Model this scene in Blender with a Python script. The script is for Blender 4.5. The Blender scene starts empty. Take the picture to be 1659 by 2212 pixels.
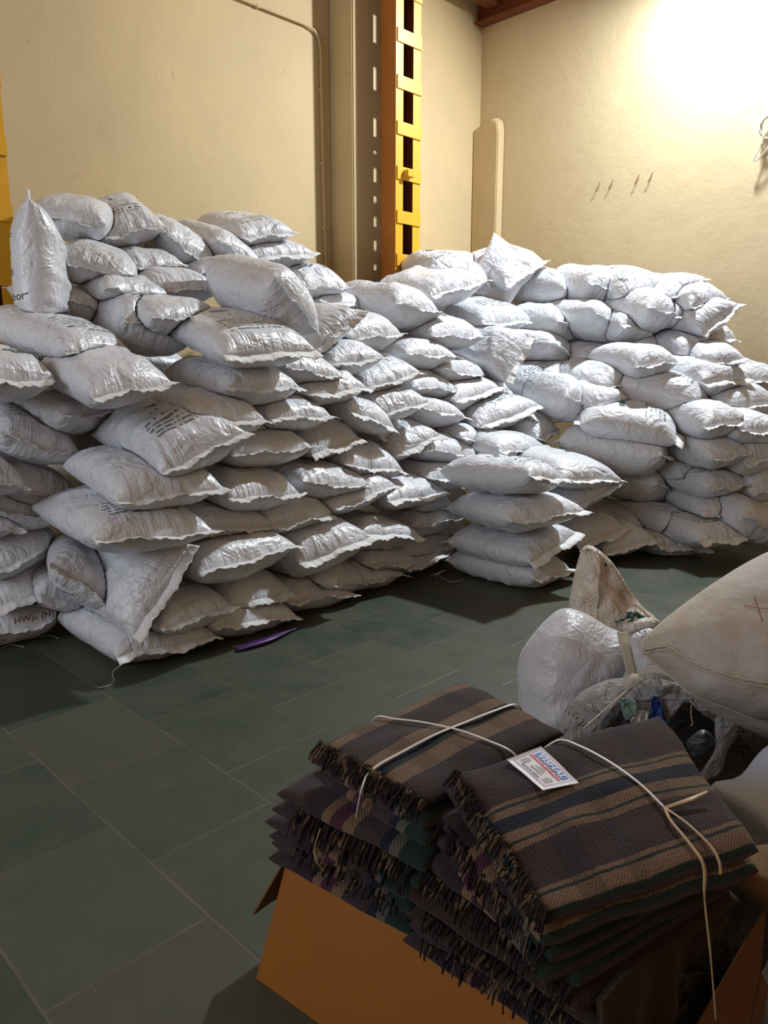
import bpy, bmesh, math, random
import numpy as np
from mathutils import Vector, Matrix, noise
from mathutils.bvhtree import BVHTree

SC = bpy.context.scene
COL = SC.collection
PI = math.pi

# ------------------------------------------------------------------ camera, world, lights, exposure
F_PX, W_PX, H_PX = 1640.0, 1659.0, 2212.0
CAM_H = 1.55
PITCH = math.atan(321 / 1640.0)
YAW = math.radians(44.65)
cam = bpy.data.objects.new('camera', bpy.data.cameras.new('camera'))
COL.objects.link(cam)
cam.data.sensor_fit = 'VERTICAL'
cam.data.sensor_height = 24.0
cam.data.lens = 24.0 * F_PX / H_PX
cam.data.clip_start = 0.05
cam.location = (0, 0, CAM_H)
cam.rotation_euler = (PI / 2 - PITCH, 0, YAW - PI / 2)
SC.camera = cam

SC.view_settings.view_transform = 'Standard'
SC.view_settings.look = 'None'
SC.view_settings.exposure = 0.12
SC.view_settings.gamma = 1.0
SC.view_settings.use_curve_mapping = False

world = bpy.data.worlds.new('world')
SC.world = world
world.use_nodes = True
world.node_tree.nodes['Background'].inputs['Color'].default_value = (0.95, 0.60, 0.36, 1)
world.node_tree.nodes['Background'].inputs['Strength'].default_value = 0.27


def area_light(name, loc, target, size, size_y, power, color):
    d = bpy.data.lights.new(name, 'AREA')
    d.shape = 'RECTANGLE'
    d.size = size
    d.size_y = size_y
    d.energy = power
    d.color = color
    o = bpy.data.objects.new(name, d)
    COL.objects.link(o)
    o.location = loc
    v = Vector(target) - Vector(loc)
    o.rotation_euler = v.to_track_quat('-Z', 'Y').to_euler()
    return o


# the hall's tube lamp high on the right wall, just above the frame
lamp = area_light('lamp_light', (7.02, 2.85, 5.4), (5.2, 3.05, 2.2), 0.22, 0.22, 370, (0.87, 0.94, 1.0))
# daylight from the open side of the hall, behind and to the left of the camera
day = area_light('daylight', (-3.4, 3.0, 2.8), (2.5, 3.3, 1.0), 3.0, 2.4, 120, (0.78, 0.88, 1.0))


# ------------------------------------------------------------------ helpers
def link(o):
    COL.objects.link(o)
    return o


def tag(o, label, cat, group=None):
    o['label'] = label
    o['category'] = cat
    if group:
        o['group'] = group
    return o


def empty(name, loc=(0, 0, 0)):
    o = bpy.data.objects.new(name, None)
    o.location = loc
    o.empty_display_size = 0.05
    return link(o)


def mesh_obj(name, verts, faces, mat=None, parent=None, smooth=True, uvs=None, loc=None, uv_loops=None):
    me = bpy.data.meshes.new(name)
    me.from_pydata([tuple(v) for v in verts], [], faces)
    if uvs is not None:
        ul = me.uv_layers.new(name='UVMap')
        li = np.empty(len(me.loops), dtype=np.int32)
        me.loops.foreach_get('vertex_index', li)
        if uv_loops is not None:
            li = uv_loops
        ul.data.foreach_set('uv', np.asarray(uvs, dtype=np.float32)[li].ravel())
    if smooth:
        me.polygons.foreach_set('use_smooth', [True] * len(me.polygons))
    if mat:
        me.materials.append(mat)
    me.update()
    o = bpy.data.objects.new(name, me)
    link(o)
    if parent:
        o.parent = parent
        o.matrix_parent_inverse = Matrix.Translation(-Vector(parent.location))
    elif loc is not None:
        me.transform(Matrix.Translation(-Vector(loc)))
        o.location = loc
    return o


def box_data(x0, x1, y0, y1, z0, z1):
    v = [(x, y, z) for z in (z0, z1) for y in (y0, y1) for x in (x0, x1)]
    f = [(0, 2, 3, 1), (4, 5, 7, 6), (0, 1, 5, 4), (2, 6, 7, 3), (0, 4, 6, 2), (1, 3, 7, 5)]
    return v, f


def box_obj(name, x0, x1, y0, y1, z0, z1, mat, parent=None, bevel=0.0, kind=None):
    bm = bmesh.new()
    v, f = box_data(x0, x1, y0, y1, z0, z1)
    vs = [bm.verts.new(p) for p in v]
    for q in f:
        bm.faces.new([vs[i] for i in q])
    bmesh.ops.recalc_face_normals(bm, faces=bm.faces)
    if bevel > 0:
        bmesh.ops.bevel(bm, geom=list(bm.edges), offset=bevel, segments=2, affect='EDGES')
    me = bpy.data.meshes.new(name)
    bm.to_mesh(me)
    bm.free()
    me.materials.append(mat)
    o = link(bpy.data.objects.new(name, me))
    if parent:
        o.parent = parent
        o.matrix_parent_inverse = Matrix.Translation(-Vector(parent.location))
    if kind:
        o['kind'] = kind
    return o


def grid_faces(nu, nv, off=0, flip=False, closed_v=False):
    out = []
    for i in range(nu - 1):
        for j in range(nv if closed_v else nv - 1):
            a = off + i * nv + j
            b = off + i * nv + (j + 1) % nv
            c = off + (i + 1) * nv + (j + 1) % nv
            d = off + (i + 1) * nv + j
            out.append((a, d, c, b) if flip else (a, b, c, d))
    return out


def tube(pts, r, n=6, flat=1.0, up=(0, 0, 1)):
    pts = [Vector(p) for p in pts]
    V = []
    m = len(pts)
    for i, p in enumerate(pts):
        t = (pts[min(i + 1, m - 1)] - pts[max(i - 1, 0)]).normalized()
        a = t.cross(Vector(up))
        if a.length < 1e-3:
            a = t.cross(Vector((1, 0, 0)))
        a.normalize()
        b = a.cross(t).normalized()
        rr = r[i] if isinstance(r, (list, tuple)) else r
        for k in range(n):
            w = 2 * PI * k / n
            V.append(p + a * math.cos(w) * rr + b * math.sin(w) * rr * flat)
    Fc = grid_faces(m, n, closed_v=True)
    Fc.append(tuple(range(n))[::-1])
    Fc.append(tuple((m - 1) * n + k for k in range(n)))
    return V, Fc


def smooth_path(pts, n=8):
    P = [Vector(p) for p in pts]
    out = []
    for i in range(len(P) - 1):
        p0 = P[max(i - 1, 0)]
        p1, p2 = P[i], P[i + 1]
        p3 = P[min(i + 2, len(P) - 1)]
        for k in range(n):
            t = k / n
            out.append(0.5 * ((2 * p1) + (p2 - p0) * t + (2 * p0 - 5 * p1 + 4 * p2 - p3) * t * t + (3 * p1 - p0 - 3 * p2 + p3) * t ** 3))
    out.append(P[-1])
    return out


def merge(parts):
    V, Fc = [], []
    for v, f in parts:
        o = len(V)
        V += list(v)
        Fc += [tuple(i + o for i in q) for q in f]
    return V, Fc


# ------------------------------------------------------------------ materials
class NT:
    def __init__(self, name, rough=0.6, spec=0.4):
        m = bpy.data.materials.new(name)
        m.use_nodes = True
        self.m = m
        self.t = m.node_tree
        self.b = self.t.nodes['Principled BSDF']
        self.b.inputs['Roughness'].default_value = rough
        self.b.inputs['Specular IOR Level'].default_value = spec

    def n(self, typ, **kw):
        nd = self.t.nodes.new(typ)
        for k, v in kw.items():
            setattr(nd, k, v)
        return nd

    def l(self, a, b):
        self.t.links.new(a, b)

    def val(self, x, sock):
        if isinstance(x, (int, float)):
            sock.default_value = x
        elif isinstance(x, tuple):
            sock.default_value = x
        else:
            self.l(x, sock)

    def math(self, op, a, b=0.0, c=0.0):
        nd = self.n('ShaderNodeMath', operation=op)
        self.val(a, nd.inputs[0])
        self.val(b, nd.inputs[1])
        self.val(c, nd.inputs[2])
        return nd.outputs[0]

    def mix(self, f, a, b, mode='MIX'):
        nd = self.n('ShaderNodeMix', data_type='RGBA', blend_type=mode)
        self.val(f, nd.inputs[0])
        self.val(a, nd.inputs[6])
        self.val(b, nd.inputs[7])
        return nd.outputs[2]

    def ramp(self, f, stops, interp='LINEAR'):
        nd = self.n('ShaderNodeValToRGB')
        nd.color_ramp.interpolation = interp
        e = nd.color_ramp.elements
        while len(e) < len(stops):
            e.new(0.5)
        for i, (p, c) in enumerate(stops):
            e[i].position = p
            e[i].color = c if len(c) == 4 else (*c, 1)
        self.l(f, nd.inputs[0])
        return nd.outputs[0]

    def coord(self, which='Object'):
        return self.n('ShaderNodeTexCoord').outputs[which]

    def mapping(self, v, scale=(1, 1, 1), loc=(0, 0, 0), rot=(0, 0, 0)):
        nd = self.n('ShaderNodeMapping')
        self.l(v, nd.inputs[0])
        nd.inputs['Scale'].default_value = scale
        nd.inputs['Location'].default_value = loc
        nd.inputs['Rotation'].default_value = rot
        return nd.outputs[0]

    def noise(self, v=None, scale=5, detail=3, rough=0.5, dist=0.0, typ=None, w=None, out=0):
        nd = self.n('ShaderNodeTexNoise')
        if typ:
            nd.noise_type = typ
        if w is not None:
            nd.noise_dimensions = '4D'
            self.l(w, nd.inputs['W'])
        if v is not None:
            self.l(v, nd.inputs['Vector'])
        nd.inputs['Scale'].default_value = scale
        nd.inputs['Detail'].default_value = detail
        nd.inputs['Roughness'].default_value = rough
        nd.inputs['Distortion'].default_value = dist
        return nd.outputs[out]

    def bump(self, h, strength=0.5, dist=0.01, prev=None):
        nd = self.n('ShaderNodeBump')
        nd.inputs['Strength'].default_value = strength
        nd.inputs['Distance'].default_value = dist
        self.l(h, nd.inputs['Height'])
        if prev is not None:
            self.l(prev, nd.inputs['Normal'])
        return nd.outputs[0]

    def color(self, c):
        self.val(c if not (isinstance(c, tuple) and len(c) == 3) else (*c, 1), self.b.inputs['Base Color'])
        return self

    def normal(self, nrm):
        self.l(nrm, self.b.inputs['Normal'])
        return self


def plain(name, c, rough=0.6, spec=0.4, noise_amt=0.15, scale=8, bump=0.0, bdist=0.004, bscale=60):
    t = NT(name, rough, spec)
    v = t.coord('Object')
    nz = t.noise(v, scale, 4)
    dark = tuple(x * (1 - noise_amt) for x in c)
    lite = tuple(min(1, x * (1 + noise_amt)) for x in c)
    t.color(t.mix(nz, (*dark, 1), (*lite, 1)))
    if bump > 0:
        t.normal(t.bump(t.noise(v, bscale, 4), bump, bdist))
    return t.m


def wall_material(name, base, stain):
    t = NT(name, 0.75, 0.25)
    v = t.coord('Object')
    big = t.noise(v, 0.8, 5, 0.6)
    med = t.noise(v, 3.5, 6, 0.65)
    c = t.mix(t.ramp(big, [(0.35, (0, 0, 0)), (0.7, (1, 1, 1))]), (*base, 1), (*stain, 1))
    c = t.mix(t.ramp(med, [(0.62, (0, 0, 0)), (0.8, (0.35, 0.35, 0.35))]), c, (0.40, 0.28, 0.15, 1))
    spots = t.noise(v, 14, 3, 0.5)
    c = t.mix(t.ramp(spots, [(0.72, (0, 0, 0)), (0.78, (0.4, 0.4, 0.4))]), c, (0.22, 0.16, 0.10, 1))
    t.color(c)
    n1 = t.bump(t.noise(v, 2.2, 5, 0.6), 0.2, 0.04)
    n2 = t.bump(t.noise(v, 26, 6, 0.65), 0.3, 0.005, n1)
    t.normal(n2)
    return t.m


M = {}
M['wall'] = wall_material('plaster_cream', (0.60, 0.46, 0.25), (0.52, 0.40, 0.235))
M['wall_right'] = wall_material('plaster_pale', (0.62, 0.51, 0.32), (0.57, 0.45, 0.27))


def floor_material():
    t = NT('stone_tiles', 0.55, 0.35)
    v = t.coord('Object')
    sep = t.n('ShaderNodeSeparateXYZ')
    wob = t.noise(v, 1.3, 2, 0.5, out=1)
    wv = t.n('ShaderNodeVectorMath', operation='MULTIPLY_ADD')
    t.l(wob, wv.inputs[0])
    wv.inputs[1].default_value = (0.02, 0.02, 0)
    t.l(v, wv.inputs[2])
    t.l(wv.outputs[0], sep.inputs[0])
    X, Y = sep.outputs[0], sep.outputs[1]
    r = t.math('DIVIDE', t.math('SUBTRACT', X, 1.02), 0.47)
    row = t.math('FLOOR', r)
    fr = t.math('FRACT', r)
    odd = t.math('MODULO', t.math('ABSOLUTE', row), 2.0)
    q = t.math('ADD', t.math('DIVIDE', t.math('SUBTRACT', Y, 0.20), 0.615), t.math('MULTIPLY', odd, 0.55))
    cl = t.math('FLOOR', q)
    fq = t.math('FRACT', q)
    # distance to joints in metres
    dx = t.math('MULTIPLY', t.math('MINIMUM', fr, t.math('SUBTRACT', 1.0, fr)), 0.47)
    dy = t.math('MULTIPLY', t.math('MINIMUM', fq, t.math('SUBTRACT', 1.0, fq)), 0.615)
    d = t.math('MINIMUM', dx, dy)
    cmb = t.n('ShaderNodeCombineXYZ')
    t.l(row, cmb.inputs[0])
    t.l(cl, cmb.inputs[1])
    wn = t.n('ShaderNodeTexWhiteNoise', noise_dimensions='2D')
    t.l(cmb.outputs[0], wn.inputs['Vector'])
    tile = t.ramp(wn.outputs['Value'], [(0.0, (0.030, 0.045, 0.033)), (0.35, (0.043, 0.056, 0.038)),
                                        (0.7, (0.054, 0.062, 0.042)), (1.0, (0.062, 0.059, 0.038))])
    cloud = t.noise(v, 4.0, 6, 0.62)
    c = t.mix(t.ramp(cloud, [(0.35, (0, 0, 0)), (0.7, (0.65, 0.65, 0.65))]), tile, (0.066, 0.063, 0.042, 1))
    cloud2 = t.noise(t.mapping(v, (1, 1, 1), (5, 3, 0)), 9.0, 6, 0.7)
    c = t.mix(t.ramp(cloud2, [(0.5, (0, 0, 0)), (0.8, (0.5, 0.5, 0.5))]), c, (0.030, 0.042, 0.033, 1))
    jn = t.noise(v, 7, 4, 0.6)
    jw = t.math('MULTIPLY', jn, 0.008)
    line = t.math('LESS_THAN', d, jw)
    jc = t.mix(t.noise(v, 3, 3), (0.15, 0.12, 0.08, 1), (0.03, 0.027, 0.02, 1))
    c = t.mix(t.math('MULTIPLY', line, 0.9), c, jc)
    dust = t.ramp(t.noise(v, 60, 2, 0.5), [(0.76, (0, 0, 0)), (0.80, (0.5, 0.5, 0.5))])
    c = t.mix(dust, c, (0.25, 0.24, 0.2, 1))
    t.color(c)
    rr = t.ramp(cloud, [(0.3, (0.42, 0.42, 0.42)), (0.7, (0.62, 0.62, 0.62))])
    t.l(rr, t.b.inputs['Roughness'])
    n1 = t.bump(t.noise(v, 30, 6, 0.6), 0.25, 0.004)
    n2 = t.bump(t.math('MINIMUM', d, 0.006), 0.6, 0.4, n1)
    t.normal(n2)
    return t.m


M['floor'] = floor_material()


def sack_material(name, printed):
    t = NT(name, 0.33, 0.5)
    uv = t.coord('UV')
    obj = t.coord('Object')
    rnd = t.n('ShaderNodeObjectInfo').outputs['Random']
    w = t.math('MULTIPLY', rnd, 57.0)
    sep = t.n('ShaderNodeSeparateXYZ')
    t.l(uv, sep.inputs[0])
    U, V = sep.outputs[0], sep.outputs[1]
    # crumple and pleats
    end = t.math('ABSOLUTE', t.math('SUBTRACT', U, 0.5))          # 0 middle .. 0.5 ends
    mask = t.n('ShaderNodeMapRange', interpolation_type='SMOOTHSTEP')
    t.l(end, mask.inputs[0])
    mask.inputs[1].default_value = 0.24
    mask.inputs[2].default_value = 0.48
    pl = t.noise(t.mapping(uv, (2.0, 12, 1)), 1.5, 3.0, 0.55, 0.5, w=w)
    plr = t.noise(t.mapping(uv, (1.6, 20, 1)), 1.2, 2.0, 0.5, 1.2, w=w)
    pv = t.ramp(t.noise(uv, 4.0, 2, 0.5, w=w), [(0.38, (0.15, 0.15, 0.15)), (0.62, (1, 1, 1))])
    pleat = t.math('MULTIPLY', t.math('MULTIPLY', t.math('ADD', pl, plr), mask.outputs[0]), pv)
    crump = t.noise(obj, 5.5, 3.5, 0.55, 0.9, w=w)
    ridge = t.math('ABSOLUTE', t.math('SUBTRACT', crump, 0.5))
    cr2 = t.noise(obj, 13, 3, 0.5, 1.4, w=w)
    n0 = t.bump(t.math('ABSOLUTE', t.math('SUBTRACT', cr2, 0.5)), 0.35, 0.02)
    n1 = t.bump(ridge, 0.7, 0.07, n0)
    n2 = t.bump(pleat, 0.7, 0.018, n1)
    fine = t.noise(obj, 38, 4, 0.6, 0.4, w=w)
    n3 = t.bump(fine, 0.15, 0.003, n2)
    t.normal(n3)
    grime = t.noise(obj, 3.0, 4, 0.6, w=w)
    c = t.mix(grime, (0.57, 0.59, 0.64, 1), (0.70, 0.71, 0.74, 1))
    if printed:
        # rows of illegible dark green print near the sewn end, dots and a bigger mark further back
        wob = t.math('MULTIPLY', t.math('SUBTRACT', t.noise(uv, 5, 2), 0.5), 0.03)
        Uw = t.math('ADD', U, wob)
        def band(x, a, b):
            return t.math('MULTIPLY', t.math('GREATER_THAN', x, a), t.math('LESS_THAN', x, b))
        rows = t.math('LESS_THAN', t.math('FRACT', t.math('MULTIPLY', Uw, 21.0)), 0.42)
        cc = t.n('ShaderNodeCombineXYZ')
        t.l(t.math('FLOOR', t.math('MULTIPLY', V, 40.0)), cc.inputs[0])
        t.l(t.math('FLOOR', t.math('MULTIPLY', Uw, 21.0)), cc.inputs[1])
        t.l(w, cc.inputs[2])
        wn = t.n('ShaderNodeTexWhiteNoise', noise_dimensions='3D')
        t.l(cc.outputs[0], wn.inputs['Vector'])
        dash = t.math('GREATER_THAN', wn.outputs['Value'], 0.26)
        speck = t.math('GREATER_THAN', t.noise(t.mapping(uv, (60, 90, 1)), 3.0, 2), 0.40)
        block = t.math('MULTIPLY', band(Uw, 0.143, 0.38), band(V, 0.17, 0.83))
        ink = t.math('MULTIPLY', t.math('MULTIPLY', rows, dash), t.math('MULTIPLY', block, speck))
        # bigger lettering-like mark
        rows2 = band(Uw, 0.56, 0.62)
        cc2 = t.n('ShaderNodeCombineXYZ')
        t.l(t.math('FLOOR', t.math('MULTIPLY', V, 26.0)), cc2.inputs[0])
        t.l(w, cc2.inputs[1])
        wn2 = t.n('ShaderNodeTexWhiteNoise', noise_dimensions='2D')
        t.l(cc2.outputs[0], wn2.inputs['Vector'])
        ink2 = t.math('MULTIPLY', t.math('MULTIPLY', rows2, band(V, 0.3, 0.62)), t.math('GREATER_THAN', wn2.outputs['Value'], 0.4))
        # drops
        def dot(u0, v0, r):
            du = t.math('MULTIPLY', t.math('SUBTRACT', U, u0), 1.5)
            dv = t.math('SUBTRACT', V, v0)
            return t.math('LESS_THAN', t.math('ADD', t.math('MULTIPLY', du, du), t.math('MULTIPLY', dv, dv)), r * r)
        dots = t.math('MAXIMUM', dot(0.47, 0.42, 0.02), dot(0.49, 0.51, 0.015))
        ink = t.math('MAXIMUM', t.math('MAXIMUM', ink, ink2), dots)
        c = t.mix(t.math('MULTIPLY', ink, 0.88), c, (0.012, 0.055, 0.045, 1))
    t.color(c)
    t.b.inputs['Coat Weight'].default_value = 0.25
    t.b.inputs['Coat Roughness'].default_value = 0.22
    return t.m


M['sack'] = sack_material('woven_white_plastic', False)
M['sack_print'] = sack_material('woven_white_plastic_printed', True)
M['hem'] = (lambda t: (t.color((0.80, 0.80, 0.80)), t.normal(t.bump(t.noise(t.mapping(t.coord('UV'), (3, 40, 1)), 2, 3, 0.5, 0.6), 0.8, 0.012)), t.m)[-1])(NT('hem_film', 0.35, 0.5))
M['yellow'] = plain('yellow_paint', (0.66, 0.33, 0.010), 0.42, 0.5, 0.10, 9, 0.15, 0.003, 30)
M['orange_brown'] = plain('orange_brown_sides', (0.40, 0.135, 0.015), 0.5, 0.45, 0.22, 5, 0.1, 0.003, 30)  # outward side faces of the column channels
M['dark_brown'] = plain('dark_brown_inner', (0.22, 0.075, 0.022), 0.55, 0.4, 0.2, 6)  # inner and rear faces of the columns, and the back battens
M['beam'] = plain('red_brown_primer', (0.155, 0.042, 0.018), 0.5, 0.4, 0.2, 6)
M['twine'] = plain('pale_twine', (0.62, 0.60, 0.52), 0.7, 0.2, 0.1, 30)
M['ink'] = plain('dark_green_ink', (0.012, 0.06, 0.045), 0.6, 0.2, 0.1)
M['ink_brown'] = plain('brown_ink', (0.16, 0.07, 0.05), 0.7, 0.2, 0.1)

# ------------------------------------------------------------------ the hall
WALL_Y, WALL_X = 5.885, 7.544


def structure(o):
    o['kind'] = 'structure'
    return o


structure(mesh_obj('floor', [(-4, -3, 0), (WALL_X + .2, -3, 0), (WALL_X + .2, WALL_Y + .2, 0), (-4, WALL_Y + .2, 0)], [(0, 1, 2, 3)], M['floor'], smooth=False))
box_obj('wall_left', -4, WALL_X + 0.2, WALL_Y, WALL_Y + 0.2, 0, 6.8, M['wall'], kind='structure')
box_obj('wall_right', WALL_X, WALL_X + 0.2, -3, WALL_Y, 0, 6.8, M['wall_right'], kind='structure')
box_obj('ceiling', -4, WALL_X + 0.2, -3, WALL_Y + 0.2, 6.8, 6.9, M['wall'], kind='structure')
# pilaster behind the middle column and the low stub in the corner
box_obj('trim_1', 5.222, 6.12, 5.564, WALL_Y, 0, 6.8, M['wall'], bevel=0.012, kind='structure')


def corner_stub():
    bm = bmesh.new()
    prof = [(5.532, 0.0), (5.532, 4.097), (5.553, 4.193), (5.628, 4.246), (5.735, 4.225), (5.885, 4.171), (5.885, 0.0)]
    x0, x1 = 7.415, WALL_X
    a = [bm.verts.new((x0, y, z)) for y, z in prof]
    b = [bm.verts.new((x1, y, z + (0.05 if z > 1 else 0))) for y, z in prof]
    bm.faces.new(a)
    bm.faces.new(b[::-1])
    for i in range(len(prof)):
        j = (i + 1) % len(prof)
        bm.faces.new((a[i], b[i], b[j], a[j]))
    bmesh.ops.recalc_face_normals(bm, faces=bm.faces)
    bmesh.ops.bevel(bm, geom=[e for e in bm.edges], offset=0.012, segments=2, affect='EDGES')
    me = bpy.data.meshes.new('trim_2')
    bm.to_mesh(me)
    bm.free()
    me.materials.append(M['wall'])
    return structure(link(bpy.data.objects.new('trim_2', me)))


corner_stub()


def lattice_column(x0, x1, label, group, batten_top):
    r = empty('lattice_column', ((x0 + x1) / 2, 5.336, 0))
    tag(r, label, 'column', group)
    top = 6.78
    w = 0.101
    for side, (a, b) in enumerate(((x0, x0 + w), (x1 - w, x1))):
        # each channel: a web plate seen edge on and two flanges
        t = 0.012
        web_x = (a, a + t) if side == 0 else (b - t, b)
        parts = [box_data(a, b, 5.243, 5.243 + t, 0, top), box_data(a, b, 5.436 - t, 5.436, 0, top),
                 box_data(web_x[0], web_x[1], 5.243 + t, 5.436 - t, 0, top)]
        V, Fc = merge(parts)
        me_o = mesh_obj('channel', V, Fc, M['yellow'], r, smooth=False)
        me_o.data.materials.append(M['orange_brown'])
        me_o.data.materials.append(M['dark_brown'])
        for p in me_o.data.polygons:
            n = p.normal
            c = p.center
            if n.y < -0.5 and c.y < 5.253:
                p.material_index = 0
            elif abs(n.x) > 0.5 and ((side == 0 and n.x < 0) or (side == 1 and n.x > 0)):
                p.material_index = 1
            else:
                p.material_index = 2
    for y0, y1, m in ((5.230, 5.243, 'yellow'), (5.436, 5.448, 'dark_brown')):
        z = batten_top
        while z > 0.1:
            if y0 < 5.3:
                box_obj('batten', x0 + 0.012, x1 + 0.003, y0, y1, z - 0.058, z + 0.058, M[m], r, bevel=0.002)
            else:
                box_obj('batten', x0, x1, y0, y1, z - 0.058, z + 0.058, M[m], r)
            z -= 0.3916
    return r


c1 = lattice_column(5.462, 5.80, 'yellow painted steel lattice column standing in front of the middle of the left wall', 'lattice columns', 6.047)
box_obj('bracket', 5.553, 5.65, 5.168, 5.232, 3.273, 3.332, M['yellow'], c1, bevel=0.003)
lattice_column(1.616, 1.955, 'yellow steel lattice column cut off by the left edge of the picture', 'lattice columns', 6.007)

# roof beams in the corner
bx = empty('roof_beam', (7.458, 2.14, 5.242))
tag(bx, 'red brown steel beam running along the top of the right wall', 'beam')
V, Fc = merge([box_data(7.383, 7.533, -1.0, 5.874, 5.274, 5.29), box_data(7.449, 7.466, -1.0, 5.874, 5.29, 5.546), box_data(7.383, 7.533, -1.0, 5.874, 5.546, 5.562)])
mesh_obj('flange', V, Fc, M['beam'], bx, smooth=False)
b2 = empty('roof_beam', (5.35, 5.703, 5.37))
tag(b2, 'red brown beam end meeting the wall beam high in the corner', 'beam')
V, Fc = merge([box_data(6.474, 7.372, 5.521, 5.692, 5.37, 5.386), box_data(6.474, 7.372, 5.601, 5.618, 5.386, 5.627), box_data(6.474, 7.372, 5.521, 5.692, 5.627, 5.643)])
mesh_obj('flange', V, Fc, M['beam'], b2, smooth=False)

# conduit on the left wall
pr = empty('wall_pipe', (5.093, 5.853, 2.031))
tag(pr, 'thin cream painted conduit running across and down the left wall', 'pipe')
path = [(1.284, 5.858, 4.546), (4.922, 5.858, 4.567), (5.018, 5.858, 4.551), (5.072, 5.858, 4.503), (5.093, 5.858, 4.407), (5.102, 5.858, 3.316), (5.125, 5.858, 2.139), (5.136, 5.858, 0.32)]
V, Fc = tube(path, 0.011, 8)
mesh_obj('pipe', V, Fc, M['wall'], pr)
for p in [(3.424, 5.858, 4.559), (4.387, 5.858, 4.564), (5.101, 5.858, 4.064), (5.102, 5.858, 3.422), (5.112, 5.858, 2.834), (5.125, 5.858, 2.353)]:
    box_obj('clip', p[0] - .018, p[0] + .018, 5.845, 5.885, p[2] - .014, p[2] + .014, M['wall'], pr, bevel=0.003)
pr2 = empty('wall_pipe', (5.297, 5.489, 2.246))
tag(pr2, 'short horizontal conduit near the foot of the pilaster', 'pipe')
V, Fc = tube([(4.815, 5.543, 2.208), (5.136, 5.543, 2.246), (5.371, 5.543, 2.246), (5.564, 5.543, 2.246)], 0.012, 8)
mesh_obj('pipe', V, Fc, M['wall'], pr2)
for x in (5.20, 5.35):
    box_obj('clip', x - .018, x + .018, 5.525, 5.564, 2.224, 2.267, M['wall'], pr2, bevel=0.003)

# cable coil and four wire hooks on the right wall
co = empty('cable_coil', (7.49, 2.664, 3.583))
tag(co, 'coiled off white cable hanging on the right wall at the picture edge', 'cable')
pts = []
for k in range(90):
    a = k * 2 * PI / 24
    rr = 0.08 + 0.006 * math.sin(k * 0.7)
    pts.append((7.49 + 0.02 * math.sin(k * .33), 2.643 + rr * math.cos(a), 3.588 + rr * 1.15 * math.sin(a)))
V, Fc = tube(pts, 0.007, 6)
mesh_obj('coil', V, Fc, M['twine'], co)
V, Fc = tube(smooth_path([(7.511, 2.675, 3.508), (7.49, 2.734, 3.38), (7.49, 2.755, 3.326), (7.49, 2.718, 3.332), (7.49, 2.643, 3.412), (7.511, 2.611, 3.508)]), 0.006, 6)
mesh_obj('loose_loop', V, Fc, M['twine'], co)
for i, (y, lb) in enumerate(((4.326, 'leftmost of four tiny wire hooks on the right wall'), (4.177, 'second from left of four tiny wire hooks on the right wall'),
                             (3.895, 'third from left of four tiny wire hooks on the right wall'), (3.754, 'rightmost of four tiny wire hooks on the right wall'))):
    V, Fc = tube(smooth_path([(7.54, y - 0.03, 3.40), (7.527, y, 3.335), (7.525, y + 0.012, 3.31), (7.527, y - 0.008, 3.32), (7.537, y - 0.02, 3.36)], 5), 0.0028, 5)
    tag(mesh_obj('wire_hook', V, Fc, M['ink_brown'], loc=(7.53, y, 3.33)), lb, 'hook', 'wire hooks on the right wall')

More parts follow.
